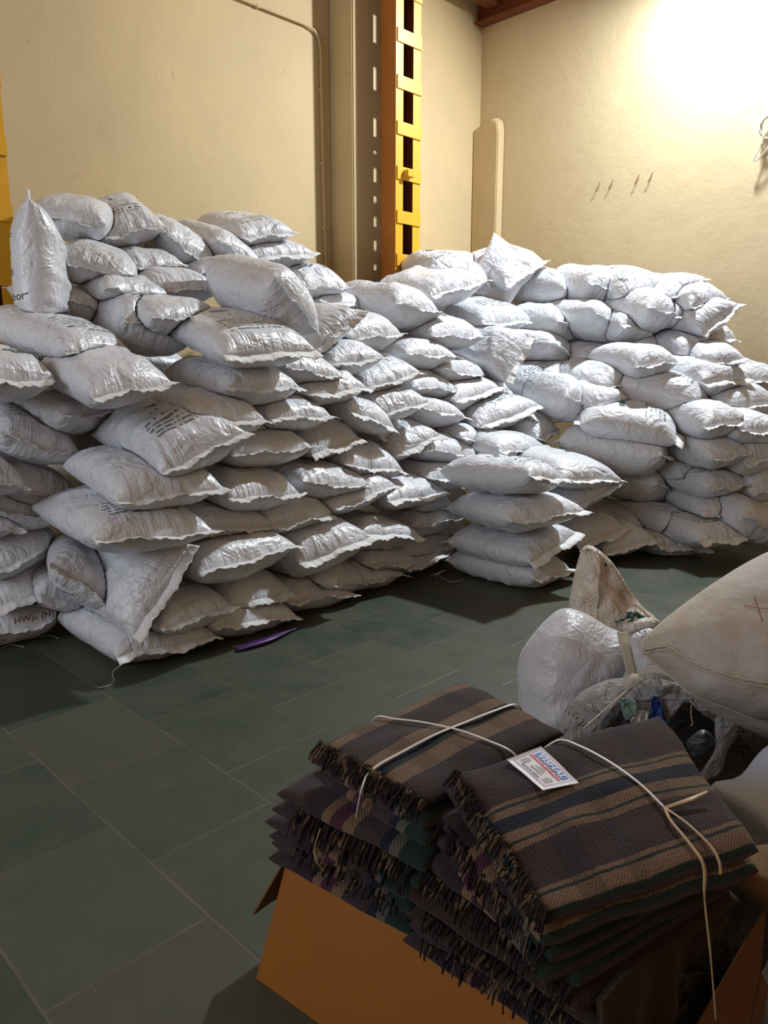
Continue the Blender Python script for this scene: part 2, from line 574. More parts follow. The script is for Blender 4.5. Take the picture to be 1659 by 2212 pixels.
# ------------------------------------------------------------------ the sacks
# (key, middle of the sewn front end, width, thickness, roll, turn, pitch, printed, label)
SACKS = [
    ('S1', (1.903, 3.45, 0.051), 0.562, 0.124, -4.1, 0.0, 0.0, 0, 'plump white sack on the floor at the near corner of the left pile'),
    ('S2', (2.437, 3.45, 0.072), 0.618, 0.178, -8.9, 0.0, 0.0, 0, 'white floor sack with a purple strip pinned beneath it'),
    ('S3', (3.004, 3.52, 0.025), 0.621, 0.115, -7.5, 0.0, 0.0, 0, 'floor sack whose torn flap points right over the green tiles'),
    ('S4', (3.541, 3.56, 0.03), 0.53, 0.125, -8.0, 0.0, 0.0, 0, 'low brownish sack on the floor with a small white crumpled patch at its end'),
    ('S5', (4.14, 3.62, 0.041), 0.643, 0.095, -1.0, 0.0, 0.0, 0, 'floor sack wedged in the inner corner against the square stack'),
    ('S6a', (1.599, 3.701, 0.418), 0.393, 0.093, -40.9, 22.0, 0.0, 0, 'sack with ruffled striped-looking end, propped left of the steeply slanting one'),
    ('S6b', (1.859, 3.42, 0.416), 0.521, 0.213, 50.0, 0.0, 0.0, 0, 'steeply slanting sack whose long hem runs down to the near corner floor sack'),
    ('S7', (2.048, 3.4, 0.231), 0.465, 0.125, 1.9, 0.0, 0.0, 0, 'sack second from the floor in the left pile, directly right of the slanting sack'),
    ('S8', (2.368, 3.36, 0.484), 0.629, 0.21, 1.2, 0.0, 0.0, 0, 'glossy sack with crumpled left corner, above a shaded sack near the left pile base'),
    ('S8b', (2.518, 3.5, 0.229), 0.37, 0.106, -2.2, 0.0, 0.0, 0, 'shaded brown sack with a curved white glint, above the sack on the purple strip'),
    ('S9', (3.015, 3.38, 0.419), 0.552, 0.267, 11.6, 0.0, 0.0, 0, 'large pleated sack tilting up to the right with a broad pale hem'),
    ('S9b', (3.701, 3.58, 0.179), 0.421, 0.115, -5.3, 0.0, 0.0, 0, 'shaded sack with a small dark torn hole in its end'),
    ('S9c', (3.209, 3.52, 0.156), 0.452, 0.142, -7.9, 0.0, 0.0, 0, 'shaded sack with a tiny tear lying under the large tilted pleated sack'),
    ('S10', (3.607, 3.48, 0.387), 0.611, 0.16, -11.2, 0.0, 0.0, 0, 'sack with scalloped hem drooping in a point at its right corner'),
    ('S11', (4.228, 3.62, 0.366), 0.502, 0.149, 1.0, 0.0, 0.0, 0, 'narrow pleated sack end tucked against the top of the square stack side'),
    ('S12', (4.183, 3.64, 0.168), 0.631, 0.164, -0.5, 0.0, 0.0, 0, 'brown shaded sack second from the floor in the inner corner'),
    ('L1', (1.472, 4.25, 0.05), 0.402, 0.102, 5.1, 0.0, 0.0, 0, 'floor sack at the left edge with handwriting in brown ink on its end'),
    ('L2', (1.536, 4.2, 0.319), 0.385, 0.111, 7.6, 0.0, 0.0, 0, 'sack at the left edge right above the one with handwriting'),
    ('L2b', (1.788, 4.1, 0.211), 0.293, 0.083, -26.7, 0.0, 0.0, 0, 'flattened sack tongue poking out between the recessed stack and the near corner'),
    ('L3', (1.485, 4.2, 0.512), 0.435, 0.129, 13.1, 0.0, 0.0, 0, 'sack third from the floor at the left edge with a broad flat hem'),
    ('L4', (1.466, 4.15, 0.764), 0.386, 0.126, -26.4, 0.0, 0.0, 0, 'sack fourth from the floor at the left edge, hem sloping down to the right'),
    ('L4b', (1.352, 4.15, 0.719), 0.277, 0.095, -13.7, 0.0, 0.0, 0, 'sack peeking out under the downward sloping one at the left edge'),
    ('L5', (1.298, 3.95, 0.967), 0.285, 0.134, -11.0, 0.0, 0.0, 0, 'rumpled grey sack cut by the left edge beside a round plump one'),
    ('L6', (1.61, 4.1, 0.849), 0.357, 0.117, -22.5, 0.0, 0.0, 0, 'short plump sack left of the twisted sack, with a triangular glint on its end'),
    ('L7', (1.591, 4.0, 1.103), 0.359, 0.142, -24.2, 0.0, 14.0, 1, 'printed sack at the left edge sloping down to the right, text rows on its back'),
    ('L8', (1.87, 4.001, 1.26), 0.371, 0.168, -5.5, -18.0, 6.0, 0, 'grey rumpled sack sloping down between the left edge printed sack and the double bulge above'),
    ('L9', (2.068, 3.3, 1.115), 0.335, 0.228, 20.7, 0.0, 8.0, 1, 'long printed sack with its whole side showing, above the twisted sack in the left pile'),
    ('L10', (1.909, 3.35, 0.924), 0.552, 0.144, 0.8, 0.0, 10.0, 0, 'twisted sack with a crumpled corner fold and brown shaded right end'),
    ('L11', (1.8, 3.32, 0.717), 0.609, 0.177, -0.9, 0.0, 0.0, 1, 'long low sack with small print whose left side is grey and right end brown'),
    ('L12', (2.359, 3.5, 0.627), 0.572, 0.172, -7.4, 0.0, 0.0, 0, 'brown shaded sack right of the long low printed sack'),
    ('L13', (2.54, 3.44, 0.82), 0.531, 0.195, -1.3, 0.0, 0.0, 0, 'sack with straight bright hem and dense pleats, third in from the near pile edge'),
    ('L14', (3.162, 3.5, 0.784), 0.641, 0.194, -7.4, 0.0, 0.0, 1, 'glossy sack with dark print rows above its bright pleated end'),
    ('L15', (2.826, 3.5, 0.646), 0.503, 0.164, 2.7, 0.0, 0.0, 0, 'brownish sack with folded end lying above the crumpled-corner glossy sack'),
    ('L16', (3.385, 3.5, 0.696), 0.632, 0.166, 9.0, 0.0, 0.0, 0, 'shaded sack with a knotted left hem rising to the right'),
    ('L17', (3.955, 3.55, 0.613), 0.647, 0.168, -1.9, 0.0, 0.0, 0, 'sack with fine pleats next to the left end of the printed square-stack top sack'),
    ('L18', (3.577, 3.6, 0.876), 0.591, 0.22, -9.6, 0.0, 0.0, 1, 'tall bulging sack with bright pleats and thin print line above it'),
    ('L19', (2.638, 3.48, 1.06), 0.534, 0.197, 2.5, 0.0, 0.0, 0, 'sack with a neat bright hem and two threads hanging off it'),
    ('L20', (3.219, 3.6, 1.081), 0.46, 0.138, 6.3, 0.0, 0.0, 0, 'small sack end with pleated bright patch, hem rising to a point at right'),
    ('L21', (2.857, 3.5, 1.232), 0.49, 0.171, 0.9, 0.0, 0.0, 0, 'sack with a zigzag bright hem and an ear pointing right'),
    ('L22', (2.304, 3.42, 1.242), 0.384, 0.077, 0.5, 0.0, 0.0, 0, 'sack with a loose square flap folded over its end'),
    ('L23', (2.613, 3.62, 1.183), 0.313, 0.126, 6.4, 0.0, 0.0, 0, 'shaded brown sack behind the loose square flap'),
    ('L24', (2.606, 3.5, 1.41), 0.527, 0.153, -2.4, 0.0, 0.0, 0, 'sack directly under the big printed one, with a bright square right corner'),
    ('L25', (1.79, 3.45, 1.424), 0.432, 0.175, 7.4, 0.0, 12.0, 0, 'big rumpled sack with deep folds across its back at the left pile'),
    ('L26', (1.426, 3.75, 1.464), 0.26, 0.112, -3.8, 0.0, 0.0, 0, 'sack at left edge with large printed capital letters on its back'),
    ('L27', (1.948, 3.85, 1.583), 0.199, 0.125, -3.8, -12.0, 14.0, 1, 'long printed sack lying below the upright one, pointed left tip'),
    ('L28', (2.582, 3.4, 1.61), 0.608, 0.188, 2.4, 0.0, 15.0, 1, 'largest printed sack in front, rows of text above its big bright pleated end'),
    ('L29', (2.881, 3.55, 1.863), 0.444, 0.337, -39.8, 0.0, 14.0, 0, 'big rounded sack crowning the left pile, steep pleated hem on its right side'),
    ('L30', (2.263, 4.0, 1.748), 0.232, 0.309, -8.3, 0.0, 0.0, 1, 'crumpled sack with brown glint set behind the largest printed sack'),
    ('L31', (2.05, 4.35, 1.819), 0.273, 0.126, -13.0, 0.0, 8.0, 0, 'smooth sack right of the foot of the upright sack'),
    ('L33', (2.004, 4.604, 2.372), 0.446, 0.19, -9.3, 38.0, 12.0, 0, 'top sack resting against the upright sack near the left yellow column'),
    ('L34', (2.44, 4.651, 2.343), 0.427, 0.148, 20.4, 14.0, 20.0, 1, 'printed sack highest on the left heap with green emblem and text rows'),
    ('L35', (2.053, 4.352, 2.093), 0.388, 0.228, -21.4, 32.0, 4.0, 0, 'long sack sloping down to the right just under the two topmost left sacks'),
    ('L36', (2.511, 4.5, 2.127), 0.444, 0.102, 7.6, 0.0, 0.0, 0, 'pleated sack between two long slanting sacks on the left heap'),
    ('L37', (2.856, 4.6, 2.266), 0.442, 0.229, -25.4, 8.0, 14.0, 0, 'slanting sack with hem running down to the right, left of the twin slanting one'),
    ('L38', (3.246, 4.6, 2.276), 0.457, 0.203, -26.3, 0.0, 14.0, 0, 'slanting sack tucked under the top middle printed sack'),
    ('L39', (3.554, 4.7, 2.448), 0.477, 0.159, 12.7, 4.0, 14.0, 1, 'printed sack on top of the heap in the middle of the left wall'),
    ('L40', (3.656, 4.65, 2.311), 0.554, 0.202, 7.6, 0.0, 0.0, 0, 'sack under the top middle printed sack'),
    ('L41', (3.924, 4.5, 2.145), 0.495, 0.219, 8.3, 0.0, 0.0, 1, 'rightmost sack of the upper left heap with a pointed right ear'),
    ('L42', (2.256, 4.2, 1.94), 0.454, 0.105, -7.0, 0.0, 0.0, 0, 'sack with pleated hem over the smooth sack, sloping down right'),
    ('L43', (2.606, 4.3, 2.015), 0.381, 0.101, -0.7, 0.0, 0.0, 0, 'small sack with ruffled end left of the crowning rounded sack'),
    ('L44', (3.022, 4.4, 2.105), 0.439, 0.109, 3.5, 0.0, 0.0, 0, 'sack mostly hidden behind the crowning rounded sack'),
    ('L45', (2.348, 3.85, 1.789), 0.215, 0.122, 0.9, 0.0, 0.0, 0, 'blue-grey sack end in the notch left of the crowning rounded sack'),
    ('L46', (3.428, 3.8, 1.743), 0.459, 0.143, 35.2, 0.0, 0.0, 0, 'sack with a translucent hem rising steeply right of the crowning rounded sack'),
    ('L47', (3.913, 3.95, 1.737), 0.567, 0.234, 1.7, 0.0, 10.0, 0, 'sack with bright triangular flap and a brown shaded right half'),
    ('L48', (4.12, 4.5, 1.994), 0.559, 0.141, 0.8, 0.0, 0.0, 0, 'sack behind the pile at the foot of the wall pipe'),
    ('L49', (4.544, 4.1, 1.954), 0.53, 0.284, -9.1, 0.0, 0.0, 0, 'long grey sack with its whole smooth side showing, in front of the yellow column'),
    ('L50', (5.168, 4.2, 2.145), 0.678, 0.199, 17.7, 0.0, 0.0, 0, 'sack with dense bright pleats and a hem sweeping up to an ear'),
    ('L51', (5.771, 4.401, 2.269), 0.549, 0.232, -14.9, 12.0, 10.0, 0, 'long sack lying crosswise behind the yellow column foot'),
    ('L53', (5.434, 4.501, 2.349), 0.383, 0.161, 6.1, 22.0, 10.0, 1, 'printed sack far back right of the yellow column'),
    ('L54', (5.829, 4.6, 2.435), 0.39, 0.152, 7.3, 0.0, 0.0, 0, 'farthest pale sack in the wall corner behind the peaked sack'),
    ('L56', (6.118, 4.2, 2.391), 0.635, 0.252, 21.9, 0.0, 0.0, 1, 'printed sack with a square corner sticking up beside the peaked sack'),
    ('L57', (6.577, 3.95, 2.201), 0.52, 0.327, -4.4, -8.0, 10.0, 1, 'long sack with its side showing right of the printed corner sack'),
    ('L58', (5.734, 4.1, 1.907), 0.736, 0.194, 6.5, 0.0, 16.0, 1, 'printed sack with a folded flap hanging from its left corner'),
    ('L59', (4.929, 4.0, 1.782), 0.622, 0.206, 2.8, 0.0, 0.0, 0, 'sack with two bright patches under the sweeping-ear sack'),
    ('L60', (4.543, 3.95, 1.591), 0.54, 0.169, 2.1, 0.0, 0.0, 0, 'sack with pale folded flap over its end, left of the knotted small one'),
    ('L61', (4.956, 3.95, 1.482), 0.583, 0.119, -5.6, 0.0, 0.0, 0, 'small sack with a knotted crumpled hem'),
    ('L62', (5.468, 3.8, 1.602), 0.474, 0.385, 54.5, 0.0, 0.0, 0, 'sack standing nearly on edge with a vertical ruffled hem'),
    ('L63', (6.249, 3.75, 1.605), 0.706, 0.249, -22.1, 0.0, 0.0, 0, 'soiled sack with a dark square patch sloping down to the right'),
    ('L64', (5.934, 3.652, 1.374), 0.645, 0.24, 16.3, 16.0, 0.0, 1, 'sack with a shaded printed back and hem rising right under the soiled sack'),
    ('L65', (6.375, 3.8, 1.867), 0.6, 0.369, -8.6, 0.0, 0.0, 0, 'round ended sack with a crumpled knot in its middle, below the long side-on sack'),
    ('L66', (6.29, 3.403, 1.889), 0.564, 0.224, -25.2, 24.0, 0.0, 0, 'sack sloping down right with a grey stained hem'),
    ('L67', (6.444, 3.502, 2.199), 0.447, 0.276, -11.5, 24.0, 0.0, 0, 'rounded sack right beside the long side-on one on top of the right pile'),
    ('L68', (6.505, 3.202, 2.15), 0.455, 0.286, 19.8, 24.0, 12.0, 1, 'large printed sack with an ear pointing up against the right wall'),
    ('L69', (6.649, 2.902, 2.137), 0.448, 0.109, 25.0, 24.0, 0.0, 0, 'bright sack right of the ear-up printed sack'),
    ('L70', (6.616, 2.682, 2.057), 0.353, 0.107, 16.4, 24.0, 0.0, 0, 'topmost sack farthest right with a thin pointed ear'),
    ('L71', (6.561, 2.561, 1.911), 0.377, 0.165, 44.7, 24.0, 0.0, 0, 'bright sack leaning against the right wall'),
    ('L72', (6.345, 2.952, 1.97), 0.367, 0.26, -6.9, 24.0, 0.0, 0, 'boxy bright sack below the one right of the ear-up sack'),
    ('L72b', (6.576, 2.851, 1.965), 0.246, 0.155, 19.4, 24.0, 0.0, 0, 'sack with loose torn flap between the boxy one and the wall-leaning one'),
    ('L73', (6.343, 3.151, 1.844), 0.274, 0.157, -5.6, 24.0, 0.0, 0, 'small sack end with drooping hem under the grey stained hem'),
    ('L74', (6.355, 3.355, 1.576), 0.64, 0.194, 2.6, 24.0, 0.0, 0, 'wide arched sack with a wavy bright hem, right pile middle'),
    ('L75', (6.501, 3.002, 1.649), 0.406, 0.189, 5.9, 24.0, 0.0, 0, 'small rounded sack with a rolled torn hem'),
    ('L76', (6.501, 2.681, 1.663), 0.259, 0.122, 23.6, 24.0, 0.0, 0, 'rounded sack next to the broad sack by the right wall'),
    ('L77', (6.366, 2.455, 1.561), 0.331, 0.206, 12.8, 44.0, 0.0, 0, 'broad crumpled sack reaching the right edge below the bare wall'),
    ('L78', (6.73, 2.603, 1.743), 0.416, 0.124, -6.8, 24.0, 0.0, 0, 'shaded brown sack against the right wall under the leaning one'),
    ('L79', (5.971, 2.802, 1.543), 0.379, 0.117, 5.5, 24.0, 0.0, 0, 'flat sack squeezed under the small rounded one with rolled hem'),
    ('L80', (6.194, 2.904, 1.387), 0.544, 0.167, 7.5, 24.0, 0.0, 0, 'long pale sack with rumpled hem right of the boxed pair, middle of right pile'),
    ('L81', (5.873, 3.101, 1.366), 0.278, 0.15, 21.8, 24.0, 0.0, 0, 'small sack left of the long pale one in the right pile'),
    ('L82', (5.595, 3.251, 1.23), 0.253, 0.253, -23.7, 24.0, 0.0, 0, 'sack with a pleated triangular end above the printed long sack'),
    ('L83', (5.697, 3.051, 1.227), 0.304, 0.132, 5.9, 24.0, 0.0, 0, 'shaded sack behind the printed twin sacks'),
    ('L84', (6.328, 2.382, 1.397), 0.453, 0.248, 4.0, 18.0, 0.0, 0, 'pale sack with a brown shaded end beyond the rear printed twin'),
    ('L85', (6.74, 2.268, 1.392), 0.486, 0.166, 4.0, 24.0, 0.0, 1, 'printed sack cut by the right edge'),
    ('L86', (6.437, 2.21, 1.226), 0.556, 0.131, 3.9, 32.0, 0.0, 0, 'wide draped sack at the right edge under the printed one'),
    ('L87', (6.176, 2.004, 1.033), 0.434, 0.153, -1.9, 24.0, 0.0, 0, 'dark ended sack with frayed flaps at the right edge'),
    ('L88', (5.981, 2.62, 1.033), 0.52, 0.189, 15.0, -30.0, 8.0, 1, 'front one of the long printed twin sacks on the right pile'),
    ('L89', (6.259, 2.5, 1.242), 0.52, 0.324, 3.1, -12.0, 10.0, 1, 'rear one of the long printed twin sacks on the right pile'),
    ('L90', (5.944, 2.66, 0.803), 0.52, 0.323, -6.5, -20.0, 0.0, 1, 'long sack with printed letters upside down along its lower side'),
    ('L91', (5.142, 2.851, 0.691), 0.642, 0.151, -5.0, 10.0, 10.0, 0, 'smooth bright sack next to the printed top sack of the square stack'),
    ('L92', (4.312, 2.72, 0.782), 0.472, 0.181, -4.8, 0.0, 10.0, 1, 'printed top sack of the square stack'),
    ('L93', (4.331, 2.723, 0.546), 0.635, 0.183, 5.2, 16.0, 0.0, 0, 'second sack from the top of the square stack with long bright hem'),
    ('L94', (4.496, 2.76, 0.279), 0.631, 0.114, 6.9, 0.0, 0.0, 0, 'flat sack second from the floor in the square stack'),
    ('L95', (4.498, 2.76, 0.028), 0.527, 0.077, -3.2, 0.0, 0.0, 0, 'bottom sack of the square stack lying on the floor'),
    ('L96', (5.26, 2.883, 0.538), 0.469, 0.182, 21.9, 24.0, 0.0, 0, 'shaded sack with a tiny white hem glint, right of the long bright hem'),
    ('L97', (6.198, 2.74, 0.499), 0.52, 0.261, -18.8, -10.0, 0.0, 0, 'grey sack with a curled bright hem edge on the lower right pile'),
    ('L98', (5.945, 2.784, 0.172), 0.514, 0.152, -8.6, 24.0, 0.0, 0, 'shaded sack with a sweeping wavy hem under the curled bright hem'),
    ('L99', (5.297, 2.842, 0.231), 0.361, 0.156, 13.1, 24.0, 0.0, 0, 'shaded sack with a jagged hem, second from the floor right of the square stack'),
    ('L100', (5.486, 2.703, 0.148), 0.425, 0.114, 10.2, 24.0, 0.0, 0, 'flat folded shaded sack above the floor right of the jagged hem'),
    ('L101', (5.728, 2.801, -0.02), 0.317, 0.06, 8.8, 24.0, 0.0, 0, 'floor sack partly behind the upright empty bag'),
    ('L102', (5.951, 2.465, 0.079), 0.554, 0.132, -6.3, 24.0, 0.0, 0, 'floor sack whose pointed corner reaches out over the dark floor'),
    ('L103', (5.968, 2.453, 0.23), 0.44, 0.102, -4.6, 24.0, 0.0, 0, 'sack directly above the pointed floor corner, with a loose twisted flap'),
    ('L104', (6.392, 2.562, 0.405), 0.419, 0.201, 31.0, 24.0, 0.0, 0, 'shaded sack with two hanging flaps in the lower right pile'),
    ('L105', (6.138, 2.463, 0.676), 0.401, 0.133, 7.3, 24.0, 0.0, 0, 'shaded sack with torn patch, below the olive brown one'),
    ('L106', (6.134, 2.422, 0.925), 0.342, 0.131, 11.6, 24.0, 0.0, 0, 'olive brown shaded sack with a torn corner under the rear printed twin'),
    ('L107', (5.957, 2.202, 1.081), 0.345, 0.179, 6.5, 24.0, 0.0, 0, 'shaded sack with a bright knot on its hem near the right edge'),
    ('L108', (5.966, 2.152, 0.848), 0.313, 0.125, 13.2, 24.0, 0.0, 0, 'round shaded sack in the dark hollow near the right edge'),
    ('L109', (6.095, 2.204, 0.584), 0.452, 0.128, 2.2, 24.0, 0.0, 1, 'shaded sack with faint print and a white corner glint at lower right'),
    ('L110', (6.118, 2.161, 0.397), 0.555, 0.1, 1.6, 34.0, 0.0, 0, 'long flat sack third from the floor at lower right'),
    ('L111', (5.884, 2.125, 0.243), 0.484, 0.153, -0.5, 24.0, 0.0, 1, 'floor sack at lower right with faded print'),
    ('L112', (6.249, 2.004, 0.836), 0.417, 0.282, 5.4, 24.0, 0.0, 0, 'big shaded sack at the right edge under the frayed flaps'),
    ('L112b', (6.416, 1.983, 0.572), 0.381, 0.289, 3.3, 24.0, 0.0, 0, 'sack at the right edge above the grey open-mouthed one'),
    ('L113', (6.139, 1.925, 0.306), 0.495, 0.28, -21.6, 24.0, 0.0, 0, 'grey sack with an open pleated mouth at the right edge near the floor'),
    ('M1', (3.091, 3.62, 1.485), 0.349, 0.179, -7.9, 0.0, 0.0, 0, 'shaded sack with a bright ragged hem descending right, by the largest printed sack'),
    ('M2', (3.563, 3.75, 1.553), 0.46, 0.17, 10.3, 0.0, 0.0, 0, 'sack with fine bright pleats just under the brown half sack'),
    ('M3', (3.953, 3.8, 1.452), 0.539, 0.116, 12.5, 0.0, 0.0, 0, 'shaded sack with a rounded bright patch and rising hem'),
    ('M4', (3.239, 3.6, 1.374), 0.558, 0.172, 5.0, 0.0, 0.0, 0, 'sack with three bright hem tongues, middle of the slope'),
    ('M5', (3.936, 3.7, 1.252), 0.493, 0.128, 10.3, 0.0, 0.0, 0, 'sack with tall vertical bright pleats in the middle of the slope'),
    ('M6', (3.571, 3.62, 1.197), 0.518, 0.157, -14.4, 0.0, 0.0, 0, 'sack sloping down right with two small bright corners'),
    ('M7', (4.556, 3.9, 1.365), 0.564, 0.156, -7.8, 0.0, 0.0, 0, 'rounded bright sack above the diagonal pleated one'),
    ('M8', (4.999, 3.85, 1.276), 0.648, 0.193, 9.2, 0.0, 0.0, 0, 'diagonal sack with strong pleats and an ear at right'),
    ('M9', (4.478, 3.78, 1.142), 0.563, 0.195, -7.1, 0.0, 0.0, 0, 'sack with a box-like bright patch and long wavy hem'),
    ('M10', (5.165, 3.652, 1.113), 0.641, 0.149, 10.8, 14.0, 0.0, 1, 'shaded triangular sack with a jagged bright patch'),
    ('M11', (4.886, 3.7, 0.914), 0.577, 0.131, -19.9, 0.0, 0.0, 0, 'sack sloping down right into the top of the square stack'),
    ('M12', (4.102, 3.7, 0.959), 0.387, 0.119, 17.1, 0.0, 0.0, 0, 'crumpled silvery sack with a little upright spike'),
    ('M13', (4.477, 3.66, 0.868), 0.781, 0.152, -6.9, 0.0, 0.0, 0, 'low wide sack with a bright arched end below the box-like patch'),
    ('M14', (5.04, 3.4, 0.865), 0.603, 0.144, -3.3, 0.0, 0.0, 0, 'short bright pleated sack behind the square stack top'),
    ('M15', (5.521, 3.5, 0.974), 0.303, 0.199, 5.2, 0.0, 0.0, 1, 'sack with folded end behind the left tip of the printed twins'),
    ('M16', (4.429, 3.6, 0.696), 0.605, 0.151, -0.8, 0.0, 0.0, 0, 'pleated sack end hidden behind the square stack left tip'),
    ('M17', (5.492, 4.0, 1.264), 0.394, 0.159, 4.1, 0.0, 0.0, 0, 'brown sack in the gap under the sack standing on edge'),
    ('M19', (4.331, 3.7, 0.449), 0.432, 0.139, -1.2, 0.0, 0.0, 0, 'shaded sack between the fine pleated one and the square stack'),
    ('M20', (4.069, 3.85, 1.031), 0.357, 0.161, -1.6, 0.0, 0.0, 0, 'brown shaded sack behind the crumpled silvery one'),
    ('F1', (2.1, 4.3, 1.0), 0.5, 0.2, 0.0, 0.0, 0.0, 0, 'shaded sack glimpsed behind, between the left edge printed sack and the long side-on one'),
    ('F2', (2.15, 4.3, 0.78), 0.5, 0.2, 0.0, 0.0, 0.0, 0, 'shaded sack glimpsed behind the left tip of the twisted sack'),
    ('F3', (2.1, 4.32, 1.24), 0.5, 0.2, 0.0, 0.0, 0.0, 0, 'shaded sack glimpsed behind, under the grey rumpled downward sloping one'),
    ('F4', (2.1, 4.3, 0.55), 0.5, 0.2, 0.0, 0.0, 0.0, 0, 'shaded sack glimpsed behind the left tip of the long low printed one'),
    ('F5', (4.85, 4.0, 0.42), 0.5, 0.22, 0.0, 0.0, 0.0, 0, 'dark shaded sack deep behind the left side of the square stack'),
    ('F6', (6.1, 3.95, 1.0), 0.5, 0.22, 0.0, 0.0, 0.0, 0, 'shaded sack deep in the gap left of the printed twins'),
    ('F7', (6.0, 3.9, 0.75), 0.5, 0.22, 0.0, 0.0, 0.0, 0, 'shaded sack deep behind the smooth bright sack of the square stack'),
    ('F8', (4.85, 4.0, 0.16), 0.5, 0.22, 0.0, 0.0, 0.0, 0, 'floor sack deep in the shade of the inner corner by the square stack'),
    ('F10', (4.85, 4.0, 0.66), 0.5, 0.22, 0.0, 0.0, 0.0, 0, 'shaded sack glimpsed just behind the left tip of the square stack'),
    ('F11', (6.0, 3.9, 0.42), 0.5, 0.22, 0.0, 0.0, 0.0, 0, 'shaded sack hidden low behind the shaded sack with the sweeping hem'),
    ('F12', (6.0, 3.9, 0.13), 0.5, 0.22, 0.0, 0.0, 0.0, 0, 'shaded sack hidden lowest behind the flat folded one right of the jagged hem'),
    ('F9', (2.5, 4.45, 1.5), 0.5, 0.22, 0.0, 0.0, 0.0, 0, 'shaded sack glimpsed behind the crumpled one with the brown glint'),
]

rng = np.random.RandomState(7)
NU, NV = 46, 34
P_U, P_V = 4.2, 3.4


def group_of(key, lab):
    if key.startswith('M'):
        return 'white sacks on the middle slope'
    if key.startswith('S'):
        return 'white sacks at the base of the left pile'
    if key.startswith('F'):
        return 'white sacks glimpsed deep in the pile'
    if int(''.join(c for c in key if c.isdigit())) >= 49:
        return 'white sacks of the right pile'
    return 'white sacks of the left pile'


class Sack:
    pass


def make_frame(turn, roll, pitch):
    a, r, p = math.radians(turn), math.radians(roll), math.radians(pitch)
    d = np.array([math.sin(a) * math.cos(p), math.cos(a) * math.cos(p), math.sin(p)])
    s = np.array([math.cos(a) * math.cos(r), -math.sin(a) * math.cos(r), math.sin(r)])
    s -= d * (s @ d)
    s /= np.linalg.norm(s)
    n = np.cross(s, d)
    return d, s, n


sacks = []
for i, (key, mid, w, th, roll, turn, pitch, pr_, lab) in enumerate(SACKS):
    k = Sack()
    k.key, k.lab, k.printed = key, lab, pr_
    k.b = 0.5 * min(max(w, 0.36 if mid[0] > 5.4 else 0.46), 0.66) * 0.98
    k.c = 0.5 * min(max(th * 1.3, 0.245), 0.36)
    if pitch == 0 and not key.startswith('S'):
        pitch = 5 + 3 * rng.rand()
    if mid[0] > 4.9 and mid[2] > 1.0:
        k.c = 0.5 * min(max(th * 1.4, 0.29), 0.38)
    if key in ('L92', 'L93', 'L94', 'L95', 'L101', 'L102', 'L1', 'L111'):
        pitch = 0
    k.a = 0.5 * (0.78 + 0.04 * rng.randn())
    mid = np.array(mid)
    k.d, k.s, k.n = make_frame(turn, roll, pitch)
    room = (WALL_Y - mid[1]) / max(k.d[1], 0.2) if k.d[1] > 0.2 else 9
    room2 = (WALL_X - mid[0]) / max(k.d[0], 0.2) if k.d[0] > 0.2 else 9
    k.a = min(k.a, 0.5 * max(min(room, room2), 0.5) + 0.02)
    if key.startswith('L') and w < 0.46 and mid[0] < 2.2 and mid[2] < 1.6 and mid[1] > 3.7:
        mid = mid - k.s * (0.46 - w) * 0.5
    k.C = mid + k.d * k.a
    k.bend = 0.10 * rng.randn()
    if key in ('S1', 'L95', 'S2'):
        k.bend = 0
    k.C[2] = max(k.C[2], k.c * 0.8)
    k.seed = rng.randint(100000)
    sacks.append(k)

# sacks standing up or lying oddly: key, label, printed, half sizes, length axis, width axis, middle
ODD = [
    ('L32', 'sack standing upright beside the left yellow column with green lettering', 0, (0.31, 0.20, 0.125), (0.02, 0.06, 1.0), (0.55, 0.83, 0.0), (1.745, 4.35, 2.04)),
    ('L55', 'peaked sack with a sharp corner pointing up highest on the right pile', 1, (0.36, 0.23, 0.10), (-0.45, 0.30, -0.84), (0.62, -0.55, -0.55), (5.93, 4.42, 2.27)),
    ('L52', 'sack with a pointed corner sticking up beside the yellow column', 0, (0.26, 0.17, 0.08), (-0.40, 0.35, -0.75), (-0.5, 0.5, 0.60), (5.30, 4.62, 2.16)),
]
for key, lab, pr_, (ha, hb, hc), d, s, C in ODD:
    k = Sack()
    k.key, k.lab, k.printed = key, lab, pr_
    k.a, k.b, k.c = ha, hb, hc
    k.d = np.array(d) / np.linalg.norm(d)
    k.s = np.array(s, dtype=float)
    k.s -= k.d * (k.s @ k.d)
    k.s /= np.linalg.norm(k.s)
    k.n = np.cross(k.s, k.d)
    k.C = np.array(C)
    k.bend = 0.0
    k.seed = 5 + len(key) + int(hb * 1000)
    sacks.append(k)


def g_of(k, P):
    q = P - k.C
    x = q @ k.d
    y = q @ k.s
    z = q @ k.n + k.bend * x * x
    return ((np.abs(x / k.a) ** 4 + np.abs(y / k.b) ** 4) ** 0.5 + np.abs(z / k.c) ** 2) ** 0.5


def fold_noise(x, y, z, seed, scale, octv=3):
    r = np.random.RandomState(seed)
    out = np.zeros_like(x)
    amp = 1.0
    for o in range(octv):
        for _ in range(4):
            f = r.randn(3) * scale
            ph = r.rand() * 6.28
            out += amp * np.sin(f[0] * x + f[1] * y + f[2] * z + ph)
        amp *= 0.5
        scale *= 2.1
    return out / 5.0


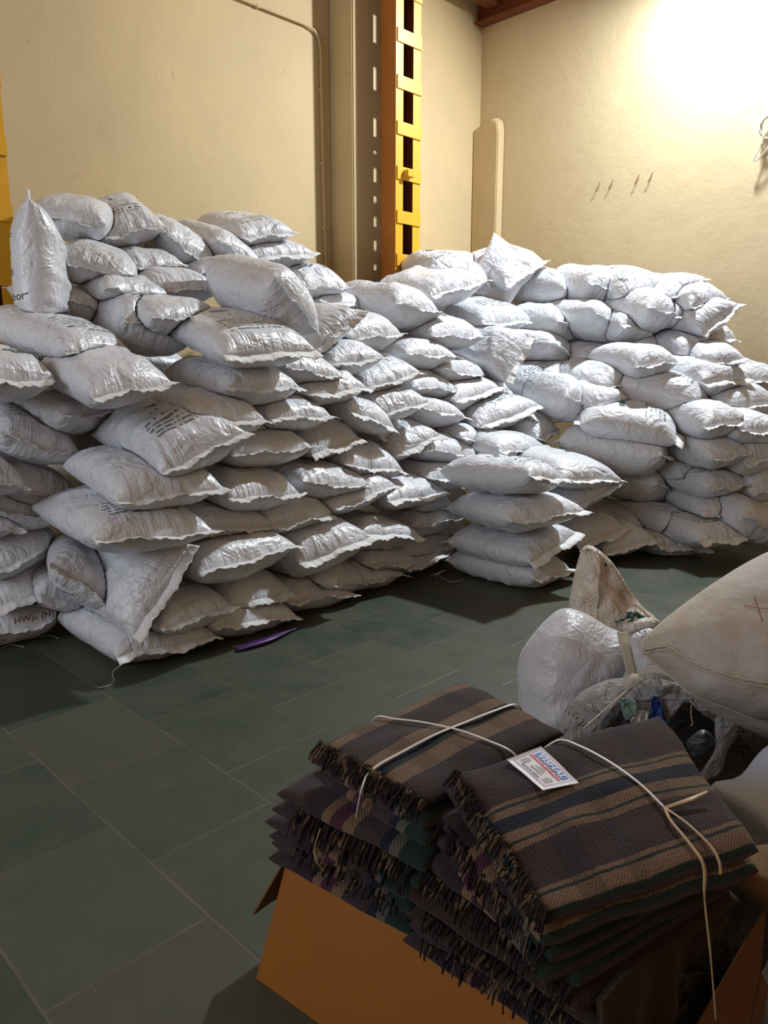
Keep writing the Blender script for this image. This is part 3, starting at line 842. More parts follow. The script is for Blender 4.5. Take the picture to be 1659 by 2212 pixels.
def build_raw(k):
    r = np.random.RandomState(k.seed)
    # angular parameter concentrates samples near the rim
    uu = np.sin(np.linspace(-1, 1, NU) * PI / 2 * 0.98) / math.sin(PI / 2 * 0.98)
    vv = np.sin(np.linspace(-1, 1, NV) * PI / 2 * 0.98) / math.sin(PI / 2 * 0.98)
    U, V = np.meshgrid(uu, vv, indexing='ij')
    pts, uvs = [], []
    sk, sy, tw = r.uniform(-1, 1, 3)
    for sgn in (1, -1):
        prof = np.clip(1 - np.abs(U) ** P_U, 0, 1) ** 0.55 * np.clip(1 - np.abs(V) ** P_V, 0, 1) ** 0.52
        x = k.a * U * (1 - 0.035 * V ** 2)
        y = k.b * V * (1 + 0.05 * np.abs(U) ** 4 - 0.02)
        z = sgn * k.c * prof
        f1 = fold_noise(x, y, z, k.seed, 7.0)
        z = z + sgn * prof * 0.016 * f1
        # pleats running out of the sewn ends
        endm = np.clip((np.abs(U) - 0.5) / 0.4, 0, 1) ** 1.5 * (1 - np.abs(U) ** 12)
        ph = r.rand(6) * 6.28
        pl = sum(np.sin(V * (14 + 9 * j) + ph[j] + 2.2 * U * (j % 3 - 1)) for j in range(4)) / 4
        z = z + sgn * 0.007 * endm * pl
        # long diagonal drag folds
        ang = r.uniform(-1, 1)
        dr = np.sin((x * math.cos(ang) + y * math.sin(ang)) * 26 + 3 * np.sin(x * 6 + ph[4]) + ph[5])
        z = z + sgn * prof * 0.012 * np.clip(dr, 0, 1) ** 2 * r.uniform(0.2, 1.5)
        z = z - k.bend * x * x + 0.020 * tw * U * V
        x = x + 0.035 * sk * V * np.abs(U)
        y = y * (1 + 0.05 * sy * U)
        pts.append(np.stack([x, y, z], -1).reshape(-1, 3))
        uvs.append(np.stack([(U + 1) / 2, (V + 1) / 2 + (0 if sgn > 0 else 2)], -1).reshape(-1, 2))
    Pn = np.concatenate(pts)
    k.uv = np.concatenate(uvs)
    k.P = k.C + Pn[:, :1] * k.d + Pn[:, 1:2] * k.s + Pn[:, 2:3] * k.n
    # hems: two sewn flat strips
    k.hems = []
    for e in (-1, 1):
        n = 44
        v = np.linspace(-1, 1, n)
        ph = r.rand(5) * 6.28
        ln = (0.048 if e < 0 else 0.03) * (1 + 0.25 * np.sin(v * 5 + ph[0]))
        droop = r.uniform(-0.03, 0.01)
        wave = 0.011 * np.sin(v * 5 + ph[1]) + 0.005 * np.sin(v * 13 + ph[2]) + 0.0015 * np.sin(v * 47 + ph[3])
        rows = []
        for q, tt in ((0, 1), (0.33, 1), (0.66, 1), (1, 1), (1, -1), (0.66, -1), (0.33, -1), (0, -1)):
            x = e * (k.a - 0.016 + (ln + 0.016) * q - 0.035 * k.a * v ** 2 * (1 - q)) + 0.035 * sk * v
            y = k.b * v * (1.03 + 0.05 * q * np.sign(ln)) * (1 + 0.05 * sy * e)
            z = (wave + droop * q) * (0.35 + 0.65 * q) + tt * 0.0022 + 0.004 * q * np.sin(v * 33 + ph[4]) - k.bend * k.a ** 2 + 0.020 * tw * e * v
            rows.append(np.stack([np.full(n, 1.0) * x, y, z], -1))
        H = np.stack(rows, 1)  # n x 8 x 3
        H = H.reshape(-1, 3)
        W_ = k.C + H[:, :1] * k.d + H[:, 1:2] * k.s + H[:, 2:3] * k.n
        huv = np.stack([np.tile([0, .33, .66, 1, 1, .66, .33, 0], n), np.repeat((v + 1) / 2, 8)], -1)
        k.hems.append((W_, huv))


for k in sacks:
    build_raw(k)
    k.rad = math.sqrt(k.a ** 2 + k.b ** 2 + k.c ** 2) + 0.05


def squash(k, P):
    """Pull every vertex back to the contact surface shared with its neighbours, the walls and the floor."""
    gi0 = np.maximum(g_of(k, P), 1.0)
    S = np.ones(len(P))
    D = P - k.C
    for j in sacks:
        if j is k or np.linalg.norm(j.C - k.C) > k.rad + j.rad:
            continue
        bad = (g_of(j, k.C + D * S[:, None]) < gi0 * S)
        idx = np.nonzero(bad)[0]
        if len(idx) == 0:
            continue
        lo = np.full(len(idx), 0.12)
        hi = S[idx].copy()
        d = D[idx]
        gg = gi0[idx]
        for _ in range(12):
            m = 0.5 * (lo + hi)
            inside = g_of(j, k.C + d * m[:, None]) < gg * m
            hi = np.where(inside, m, hi)
            lo = np.where(inside, lo, m)
        S[idx] = lo
    Q = k.C + D * S[:, None]
    Q = k.C + (Q - k.C) * np.where(S < 0.999, 0.992, 1.0)[:, None]
    Q[:, 2] = np.maximum(Q[:, 2], 0.004)
    Q[:, 0] = np.minimum(Q[:, 0], WALL_X - 0.004)
    Q[:, 1] = np.minimum(Q[:, 1], WALL_Y - 0.004)
    onp = (Q[:, 0] > 5.21) & (Q[:, 0] < 6.13)
    Q[:, 1] = np.where(onp, np.minimum(Q[:, 1], 5.555), Q[:, 1])
    for c0, c1_ in ((1.612, 1.962), (5.456, 5.806)):
        onc = (Q[:, 0] > c0) & (Q[:, 0] < c1_) & (Q[:, 1] > 5.224)
        Q[:, 1] = np.where(onc, 5.224, Q[:, 1])
    return Q


body_faces = grid_faces(NU, NV, 0, flip=True) + grid_faces(NU, NV, NU * NV)
rim = [i * NV for i in range(NU)] + [(NU - 1) * NV + j for j in range(1, NV)] + [i * NV + NV - 1 for i in range(NU - 2, -1, -1)] + [j for j in range(NV - 2, 0, -1)]
# the two sheets share their rim vertices; the uv map keeps them apart
body_uvi = np.array([i for f in body_faces for i in f], dtype=np.int32)
rimset = set(rim)
keep = [i for i in range(2 * NU * NV) if not (i >= NU * NV and (i - NU * NV) in rimset)]
new_of = {o: n for n, o in enumerate(keep)}
remap = [new_of[i - NU * NV] if (i >= NU * NV and (i - NU * NV) in rimset) else new_of[i] for i in range(2 * NU * NV)]
body_faces = [tuple(remap[i] for i in f) for f in body_faces]
keep = np.array(keep)
hem_faces = []
for i in range(43):
    for j in range(8):
        a = i * 8 + j
        b = i * 8 + (j + 1) % 8
        hem_faces.append((a, b, b + 8, a + 8))
hem_faces += [tuple(range(8))[::-1], tuple(43 * 8 + q for q in range(8))]

sack_by_key = {}
for k in sacks:
    root = empty('white_sack', tuple(float(x) for x in (k.C[0], k.C[1], max(0.0, k.C[2] - k.c))))
    tag(root, k.lab, 'sack', group_of(k.key, k.lab))
    k.root = root
    body = mesh_obj('sack_body', squash(k, k.P[keep]), body_faces, M['sack_print'] if k.printed else M['sack'], root, uvs=k.uv, uv_loops=body_uvi)
    k.body = body
    for W_, huv in k.hems:
        mesh_obj('hem', squash(k, W_), hem_faces, M['hem'], root, uvs=huv)
    sack_by_key[k.key] = k

# lettering that can be read, laid on the sack surfaces
def text_mesh(txt, size, extrude=0.0, shear=0.0, bold=0.0):
    cu = bpy.data.curves.new('lettering', 'FONT')
    cu.body = txt
    cu.size = size
    cu.shear = shear
    cu.offset = bold
    cu.align_x = 'CENTER'
    cu.align_y = 'CENTER'
    cu.resolution_u = 3
    o = bpy.data.objects.new('lettering', cu)
    COL.objects.link(o)
    bpy.context.view_layer.update()
    me = bpy.data.meshes.new_from_object(o.evaluated_get(bpy.context.evaluated_depsgraph_get()))
    bpy.data.objects.remove(o)
    V = [v.co.copy() for v in me.vertices]
    Fc = [tuple(p.vertices) for p in me.polygons]
    bpy.data.meshes.remove(me)
    return V, Fc


def project_text(name, txt, size, target, centre, xdir, ndir, mat, parent, **kw):
    """Lay flat lettering on a surface: start off the surface and drop along -ndir."""
    V, Fc = text_mesh(txt, size, **kw)
    bm = bmesh.new()
    vs = [bm.verts.new(v) for v in V]
    for f in Fc:
        try:
            bm.faces.new([vs[i] for i in f])
        except ValueError:
            pass
    bmesh.ops.triangulate(bm, faces=bm.faces)
    bmesh.ops.subdivide_edges(bm, edges=[e for e in bm.edges if e.calc_length() > size * 0.25], cuts=1)
    bmesh.ops.triangulate(bm, faces=bm.faces)
    tm = target.data
    bvh = BVHTree.FromPolygons([target.matrix_world @ v.co for v in tm.vertices], [tuple(p.vertices) for p in tm.polygons])
    xd = Vector(xdir).normalized()
    nd = Vector(ndir).normalized()
    yd = nd.cross(xd).normalized()
    xd = yd.cross(nd).normalized()
    c = Vector(centre)
    for v in bm.verts:
        p = c + xd * v.co.x + yd * v.co.y
        hit = bvh.ray_cast(p + nd * 0.25, -nd, 0.6)
        q = hit[0] if hit[0] is not None else p
        v.co = q + nd * 0.0016
    me = bpy.data.meshes.new(name)
    bm.to_mesh(me)
    bm.free()
    me.materials.append(mat)
    o = link(bpy.data.objects.new(name, me))
    if parent:
        o.parent = parent
        o.matrix_parent_inverse = Matrix.Translation(-Vector(parent.location))
    return o


bpy.context.view_layer.update()
RIGHT = Vector((math.sin(YAW), -math.cos(YAW), 0))
TOCAM = Vector((-math.cos(YAW), -math.sin(YAW), 0))
k = sack_by_key['L1']
project_text('handwriting', 'HW)c (H)', 0.048, k.body, (1.391, 4.012, 0.188), RIGHT + Vector((0, 0, 0.12)), TOCAM + Vector((0.2, -0.3, 0.15)), M['ink_brown'], k.root)
k = sack_by_key['L26']
project_text('printed_lettering', 'DGGNI', 0.055, k.body, (1.461, 3.922, 1.574), RIGHT - Vector((0, 0, 0.05)), Vector((-0.5, -0.7, 0.9)), M['ink'], k.root, bold=0.002)
k = sack_by_key['L32']
project_text('printed_lettering', 'short', 0.062, k.body, (1.747, 4.417, 1.894), RIGHT + Vector((0, 0, 0.1)), TOCAM, M['ink'], k.root)
project_text('printed_lettering', '* *', 0.09, k.body, (1.758, 4.435, 2.000), RIGHT, TOCAM, M['ink'], k.root)
for q, yy in enumerate((522, 538, 552)):
    project_text('printed_lettering', ('ooo o oo', 'oo ooo o', 'o oo ooo')[q], 0.05, k.body, tuple(Vector((1.781, 4.458, 2.166)) + Vector((0, 0, 0.045 * (1 - q)))), RIGHT, TOCAM, M['ink'], k.root)

# loose threads
def thread(pts, label, r=0.0018):
    V, Fc = tube(smooth_path(pts, 5), r, 5)
    o = mesh_obj('loose_thread', V, Fc, M['twine'], loc=tuple(pts[0]))
    tag(o, label, 'thread')
    return o


thread([(1.646, 3.499, 0.050), (1.611, 3.528, 0.012), (1.577, 3.441, 0.004), (1.534, 3.406, 0.004), (1.481, 3.414, 0.004)], 'pale thread trailing on the floor from the near corner sack')
thread([(1.339, 4.283, 0.010), (1.397, 4.309, 0.006), (1.434, 4.221, 0.006)], 'pale loose string end lying on the floor at the left edge')
thread([(1.547, 4.298, 0.010), (1.607, 4.317, 0.006), (1.626, 4.222, 0.006)], 'pale loose string end on the floor under the handwritten sack')
thread([(4.045, 3.452, 0.020), (4.170, 3.581, 0.004), (4.094, 3.362, 0.004), (4.199, 3.340, 0.004)], 'fine thread curling on the floor by the foot of the square stack')

# purple strip pinned under the floor sack
M['purple'] = plain('purple_plastic', (0.055, 0.012, 0.11), 0.4, 0.5, 0.2, 12)
V, Fc = [], []
path = [(2.235, 3.339, 0.012), (2.330, 3.330, 0.018), (2.438, 3.326, 0.020), (2.579, 3.359, 0.016), (2.685, 3.384, 0.008)]
pp = smooth_path(path, 6)
V, Fc = tube(pp, [0.012 + 0.018 * math.sin(PI * min(1, 0.15 + i / len(pp))) for i in range(len(pp))], 8, flat=0.4)
tag(mesh_obj('plastic_strip', V, Fc, M['purple'], loc=path[0]), 'purple plastic strip sticking out from under a floor sack', 'plastic strip')

# ------------------------------------------------------------------ the carton
def cardboard(name, c):
    t = NT(name, 0.7, 0.25)
    v = t.coord('Object')
    base = t.mix(t.noise(v, 3, 4), (*[x * 0.85 for x in c], 1), (*c, 1))
    base = t.mix(t.ramp(t.noise(t.mapping(v, (1, 1, 8)), 10, 3), [(0.68, (0, 0, 0)), (0.75, (0.3, 0.3, 0.3))]), base, (*[x * 0.55 for x in c], 1))
    t.color(base)
    t.normal(t.bump(t.noise(v, 5, 3), 0.3, 0.02))
    return t.m


M['carton'] = cardboard('carton_orange', (0.27, 0.098, 0.013))
M['carton_in'] = cardboard('carton_inside', (0.17, 0.085, 0.035))


def panel(name, corners, mat, parent, th=0.005, n=10, bulge=0.0, seed=1, ragged=0.0):
    """thick sheet through four corners (p00, p10, p11, p01)"""
    p = [Vector(c) for c in corners]
    nrm = (p[1] - p[0]).cross(p[3] - p[0]).normalized()
    V = []
    for side in (0, 1):
        for i in range(n + 1):
            for j in range(n + 1):
                s, t_ = i / n, j / n
                q = p[0] * (1 - s) * (1 - t_) + p[1] * s * (1 - t_) + p[2] * s * t_ + p[3] * (1 - s) * t_
                q = q + nrm * (bulge * math.sin(PI * s) * math.sin(PI * t_))
                if ragged and j == n:
                    q = q + Vector((0, 0, ragged * noise.noise(Vector((s * 9, seed, 0)))))
                V.append(q - nrm * th * side)
    N = (n + 1) ** 2
    Fc = grid_faces(n + 1, n + 1) + grid_faces(n + 1, n + 1, N, flip=True)
    rimv = [i * (n + 1) for i in range(n + 1)] + [n * (n + 1) + j for j in range(1, n + 1)] + [i * (n + 1) + n for i in range(n - 1, -1, -1)] + [j for j in range(n - 1, 0, -1)]
    for q in range(len(rimv)):
        a, b = rimv[q], rimv[(q + 1) % len(rimv)]
        Fc.append((a, a + N, b + N, b))
    o = mesh_obj(name, V, Fc, mat, parent, smooth=False)
    return o


bxr = empty('cardboard_box', (1.3, 0.97, 0))
tag(bxr, 'orange brown open cardboard box on the floor holding the stacked plaid blankets', 'box')
FL, FR, BL, BR = (1.06, 0.575, 0), (1.66, 0.56, 0), (0.967, 1.417, 0), (1.66, 1.40, 0)
TFL, TFR, TBL, TBR = (1.125, 0.585, 0.345), (1.64, 0.57, 0.33), (1.052, 1.372, 0.352), (1.64, 1.38, 0.34)
panel('box_wall', (BL, FL, TFL, TBL), M['carton'], bxr, bulge=0.012)
panel('box_wall', (FL, FR, TFR, TFL), M['carton'], bxr, bulge=0.01)
panel('box_wall', (FR, BR, TBR, TFR), M['carton'], bxr)
panel('box_wall', (BR, BL, TBL, TBR), M['carton'], bxr)
panel('box_bottom', ((0.98, 1.40, 0.008), (1.65, 1.39, 0.008), (1.65, 0.57, 0.008), (1.07, 0.585, 0.008)), M['carton_in'], bxr)
panel('box_flap', (TBL, TBR, (1.62, 1.50, 0.14), (1.005, 1.48, 0.13)), M['carton_in'], bxr, ragged=0.02)

# ------------------------------------------------------------------ plaid wool blankets
TAN, BRN, NAVY, GRN = (0.165, 0.105, 0.066), (0.044, 0.029, 0.031), (0.009, 0.013, 0.024), (0.014, 0.028, 0.022)


def plaid(name, stops, cross=True, base_fuzz=0.25):
    t = NT(name, 0.92, 0.08)
    t.b.inputs['Sheen Weight'].default_value = 0.12
    t.b.inputs['Sheen Roughness'].default_value = 0.5
    uv = t.coord('UV')
    sep = t.n('ShaderNodeSeparateXYZ')
    wob = t.n('ShaderNodeVectorMath', operation='MULTIPLY_ADD')
    t.l(t.noise(uv, 30, 3, 0.6, out=1), wob.inputs[0])
    wob.inputs[1].default_value = (0.012, 0.012, 0)
    t.l(uv, wob.inputs[2])
    t.l(wob.outputs[0], sep.inputs[0])
    U, V = sep.outputs[0], sep.outputs[1]
    c = t.ramp(t.math('FRACT', V), stops, 'CONSTANT')
    if cross:
        bands = t.ramp(t.math('FRACT', t.math('MULTIPLY', U, 1.0)), [(0.0, (0, 0, 0)), (0.18, (0.35, 0.35, 0.35)), (0.30, (0, 0, 0)), (0.42, (0.25, 0.25, 0.25)), (0.5, (0, 0, 0)), (0.72, (0.3, 0.3, 0.3)), (0.8, (0, 0, 0))], 'CONSTANT')
        c = t.mix(t.math('MULTIPLY', bands, 0.9), c, (0.018, 0.018, 0.026, 1))
    tw = t.n('ShaderNodeTexWave', wave_type='BANDS', bands_direction='DIAGONAL')
    t.l(t.mapping(uv, (1, 0.8, 1)), tw.inputs['Vector'])
    tw.inputs['Scale'].default_value = 38
    tw.inputs['Distortion'].default_value = 2.5
    tw.inputs['Detail'].default_value = 2
    c = t.mix(t.math('MULTIPLY', tw.outputs['Fac'], 0.35), c, (0.02, 0.014, 0.014, 1))
    fz = t.noise(t.coord('Object'), 160, 3, 0.7)
    c = t.mix(t.ramp(fz, [(0.60, (0, 0, 0)), (0.72, (base_fuzz,) * 3)]), c, (0.17, 0.14, 0.13, 1))
    t.color(c)
    nb = t.bump(fz, 0.7, 0.004)
    t.normal(t.bump(tw.outputs['Fac'], 0.35, 0.003, nb))
    return t.m


M['plaid_a'] = plaid('plaid_wool_wide_bands', [(0, NAVY), (0.025, GRN), (0.05, TAN), (0.15, BRN), (0.42, TAN), (0.54, NAVY), (0.60, GRN), (0.63, TAN), (0.78, BRN)])
M['plaid_b'] = plaid('plaid_wool_fine_green_lines', [(0, BRN), (0.34, TAN), (0.365, GRN), (0.38, TAN), (0.43, NAVY), (0.52, TAN), (0.585, GRN), (0.60, TAN), (0.635, BRN), (0.86, TAN), (0.885, GRN), (0.90, TAN), (0.975, GRN)])
M['plaid_side'] = plaid('plaid_wool_dark_rolls', [(0, BRN), (0.2, (0.028, 0.018, 0.026)), (0.34, TAN), (0.40, (0.06, 0.02, 0.035)), (0.48, TAN), (0.55, BRN), (0.72, NAVY), (0.78, (0.09, 0.085, 0.07)), (0.84, GRN)], False, 0.15)
M['plaid_dark'] = plaid('plaid_wool_dark_brown', [(0, (0.034, 0.021, 0.017)), (0.5, (0.028, 0.018, 0.016)), (0.8, (0.034, 0.021, 0.017))], False, 0.12)


def fringe_material():
    t = NT('wool_fringe', 0.95, 0.05)
    v = t.coord('Object')
    c = t.ramp(t.noise(v, 26, 1, 0.5), [(0.40, (0.018, 0.014, 0.015)), (0.55, (0.03, 0.022, 0.02)), (0.60, (0.11, 0.075, 0.045)), (0.66, (0.08, 0.055, 0.04)), (0.68, (0.015, 0.022, 0.026))])
    t.color(c)
    t.normal(t.bump(t.noise(t.mapping(v, (1, 1, 1)), 150, 2), 0.8, 0.004))
    return t.m


M['fringe'] = fringe_material()


class Quad:
    """a slab's top surface through four corners, with a soft crown and drooping edges"""
    def __init__(self, c, crown=0.012, lump=0.006, seed=0):
        self.c = [Vector(q) for q in c]
        self.crown, self.lump, self.seed = crown, lump, seed

    def at(self, s, t_):
        a, b, c, d = self.c
        q = a * (1 - s) * (1 - t_) + b * s * (1 - t_) + c * s * t_ + d * (1 - s) * t_
        z = self.crown * (math.sin(PI * min(max(s, 0), 1)) * math.sin(PI * min(max(t_, 0), 1))) ** 0.6
        z += self.lump * noise.noise(Vector((s * 3, t_ * 3, self.seed)))
        return q + Vector((0, 0, z))


def ply_mesh(quad, drop, th, ns=40, nt=34, grow=0.0, seed=0, shear=(0, 0)):
    """one folded thickness of cloth: rounded edges all round"""
    V, UV = [], []
    ss = [0.5 - 0.5 * math.cos(PI * i / (ns - 1)) for i in range(ns)]
    tt = [0.5 - 0.5 * math.cos(PI * j / (nt - 1)) for j in range(nt)]
    for sg in (1, -1):
        for s in ss:
            for t_ in tt:
                u, v = 2 * s - 1, 2 * t_ - 1
                pr_ = max(0, 1 - abs(u) ** 18) ** 0.5 * max(0, 1 - abs(v) ** 18) ** 0.5
                gs = 0.5 + (s - 0.5) * (1 + grow) + 0.012 * noise.noise(Vector((t_ * 4, seed, 1.3))) + shear[0]
                gt = 0.5 + (t_ - 0.5) * (1 + grow) + 0.012 * noise.noise(Vector((s * 4, seed, 7.1))) + shear[1]
                p = quad.at(gs, gt)
                edge = 0.012 * noise.noise(Vector((s * 5 + seed, t_ * 5, drop * 40)))
                V.append(p + Vector((0, 0, -drop - th / 2 + sg * th / 2 * pr_ + edge * 0.5)))
                UV.append((s, t_))
    n0 = ns * nt
    Fc = grid_faces(ns, nt, 0) + grid_faces(ns, nt, n0, flip=True)
    rm = [i * nt for i in range(ns)] + [(ns - 1) * nt + j for j in range(1, nt)] + [i * nt + nt - 1 for i in range(ns - 2, -1, -1)] + [j for j in range(nt - 2, 0, -1)]
    for q in range(len(rm)):
        a, b = rm[q], rm[(q + 1) % len(rm)]
        Fc.append((a, a + n0, b + n0, b))
    return V, Fc, UV


def fringe_mesh(quad, s_of, t0, t1, n, length, lift, seed, out_dir, drop_z=0.05, r=0.0032):
    rr = random.Random(seed)
    parts = []
    od = Vector(out_dir).normalized()
    for i in range(n):
        t_ = t0 + (t1 - t0) * (i + rr.uniform(-0.3, 0.3)) / n
        base = quad.at(s_of + rr.uniform(0.0, 0.02), t_) + Vector((0, 0, lift))
        L = length * rr.uniform(0.65, 1.15)
        side = Vector((0, 0, 1)).cross(od) * rr.uniform(-0.35, 0.35)
        pts = []
        m = 6
        for k_ in range(m + 1):
            f = k_ / m
            p = base + (od * (1 - 0.35 * f) + side) * L * f * 0.75 + Vector((0, 0, -drop_z * f ** 1.8 * (L / length) + 0.004 * math.sin(f * 7 + rr.random() * 3)))
            pts.append(p)
        w = r * rr.uniform(0.7, 1.4)
        parts.append(tube(pts, [w * (1.15 - 0.55 * j / m) for j in range(m + 1)], 5))
    return merge(parts)


def blanket(corners, label, mat, group, plies=((0.0, 0.028, 0.0),), crown=0.012, seed=0, fringe=None, side_mat=None):
    q = Quad(corners, crown, 0.008, seed)
    c = sum((Vector(x) for x in corners), Vector()) / 4
    tot = max(p[0] + p[1] for p in plies)
    root = empty('folded_blanket', (c.x, c.y, c.z - tot))
    tag(root, label, 'blanket', group)
    for i, (drop, th, grow) in enumerate(plies):
        V, Fc, UV = ply_mesh(q, drop, th, grow=grow, seed=seed * 3 + i, shear=(-0.01 * (i % 2), 0.012 * ((i + seed) % 3 - 1)))
        mesh_obj('fold', V, Fc, mat if i == 0 else (side_mat or mat), root, uvs=[(u, v) for u, v in UV])
    for fr in (fringe or []):
        V, Fc = fringe_mesh(q, *fr)
        mesh_obj('fringe', V, Fc, M['fringe'], root)
    return q


GB = 'plaid wool blankets stacked in the cardboard box'
OUT = (-0.86, 0.10, 0)
# back stack, lowest first
blanket(((0.99, 1.36, 0.42), (1.56, 1.36, 0.42), (1.56, 0.96, 0.42), (1.06, 0.96, 0.40)), 'lowest folded blanket of the back stack, resting on the box rim',
        M['plaid_side'], GB, ((0, 0.034, 0), (0.036, 0.034, 0.02)), 0.0, 3)
blanket(((0.955, 1.34, 0.505), (1.54, 1.34, 0.51), (1.54, 0.95, 0.50), (1.03, 0.94, 0.48)), 'dark folded blanket third from the top of the back stack',
        M['plaid_side'], GB, ((0, 0.036, 0), (0.038, 0.036, -0.02)), 0.0, 4, [(0.0, 0.25, 0.95, 24, 0.045, -0.05, 31, OUT, 0.03)])
blanket(((0.955, 1.295, 0.60), (1.52, 1.30, 0.61), (1.53, 0.92, 0.60), (1.02, 0.90, 0.57)), 'purplish folded blanket second from the top of the back stack, its fringe hanging',
        M['plaid_side'], GB, ((0, 0.040, 0), (0.042, 0.036, 0.01)), 0.0, 5, [(0.01, 0.18, 0.95, 60, 0.07, -0.03, 32, OUT, 0.06)])
QA = blanket(((1.035, 1.235, 0.695), (1.475, 1.165, 0.735), (1.45, 0.84, 0.72), (1.03, 0.905, 0.685)), 'top blanket of the back stack, tan bands crossed by a white strap',
             M['plaid_a'], GB, ((0, 0.024, 0), (0.026, 0.030, 0.05), (0.058, 0.030, 0.06)), 0.02, 6, [(0.0, 0.02, 0.98, 66, 0.06, 0.004, 33, OUT, 0.035)], M['plaid_side'])
# front stack
blanket(((1.04, 0.96, 0.40), (1.60, 0.95, 0.40), (1.58, 0.53, 0.38), (1.10, 0.55, 0.36)), 'lowest folded blanket of the front stack, dark and frayed over the box rim',
        M['plaid_side'], GB, ((0, 0.036, 0), (0.038, 0.036, 0.0)), 0.0, 8, [(0.0, 0.1, 0.98, 26, 0.04, -0.02, 34, OUT, 0.04)])
blanket(((1.03, 0.95, 0.485), (1.60, 0.92, 0.49), (1.52, 0.47, 0.46), (1.06, 0.52, 0.44)), 'plain dark brown blanket bulging out at the front of the box',
        M['plaid_dark'], GB, ((0, 0.045, 0), (0.046, 0.040, 0.0)), 0.0, 9, [(0.0, 0.1, 0.98, 30, 0.04, -0.04, 35, OUT, 0.035)])
blanket(((1.04, 0.945, 0.575), (1.62, 0.88, 0.59), (1.46, 0.44, 0.55), (1.03, 0.55, 0.52)), 'folded blanket with a purple pink striped roll, third from the top of the front stack',
        M['plaid_side'], GB, ((0, 0.036, 0), (0.038, 0.040, 0.0)), 0.0, 10, [(0.0, 0.05, 0.98, 44, 0.05, -0.03, 36, OUT, 0.04)], M['plaid_dark'])
blanket(((1.07, 0.93, 0.665), (1.63, 0.82, 0.69), (1.41, 0.41, 0.635), (0.99, 0.585, 0.575)), 'folded blanket under the labelled one, grey green stripes on its roll',
        M['plaid_side'], GB, ((0, 0.032, 0), (0.034, 0.040, 0.02)), 0.0, 11, [(0.0, 0.0, 0.98, 44, 0.045, -0.01, 37, OUT, 0.04)])
QB = blanket(((1.105, 0.895, 0.735), (1.60, 0.685, 0.765), (1.345, 0.378, 0.695), (0.985, 0.59, 0.635)), 'top blanket of the front stack carrying the printed paper label',
             M['plaid_b'], GB, ((0, 0.026, 0), (0.028, 0.030, 0.02)), 0.016, 12, [(0.0, 0.02, 0.99, 64, 0.05, 0.002, 38, OUT, 0.03)], M['plaid_b'])

# hanging cloth of the dark brown blanket in front of the box
V, UV = [], []
nS, nT = 40, 26
for i in range(nS):
    for j in range(nT):
        s, t_ = i / (nS - 1), j / (nT - 1)
        x = 1.055 + 0.36 * s
        y = 0.53 - 0.02 * s - 0.03 * t_ + 0.014 * math.sin(s * 17 + t_ * 2) * t_
        z = 0.475 - 0.18 * t_ * (1.1 - 0.85 * s) + 0.01 * math.sin(s * 9)
        V.append((x, y, z))
        UV.append((s, t_ * 0.4))
n0 = len(V)
V += [(a, b - 0.012, c) for a, b, c in V]
UV += UV
Fc = grid_faces(nS, nT) + grid_faces(nS, nT, n0, flip=True)
rm = [i * nT for i in range(nS)] + [(nS - 1) * nT + j for j in range(1, nT)] + [i * nT + nT - 1 for i in range(nS - 2, -1, -1)] + [j for j in range(nT - 2, 0, -1)]
for q in range(len(rm)):
    a, b = rm[q], rm[(q + 1) % len(rm)]
    Fc.append((a, a + n0, b + n0, b))
tag(mesh_obj('hanging_blanket', V, Fc, M['plaid_dark'], uvs=UV, loc=(1.3, 0.48, 0.3)), 'dark brown blanket hanging down over the front side of the cardboard box', 'blanket')


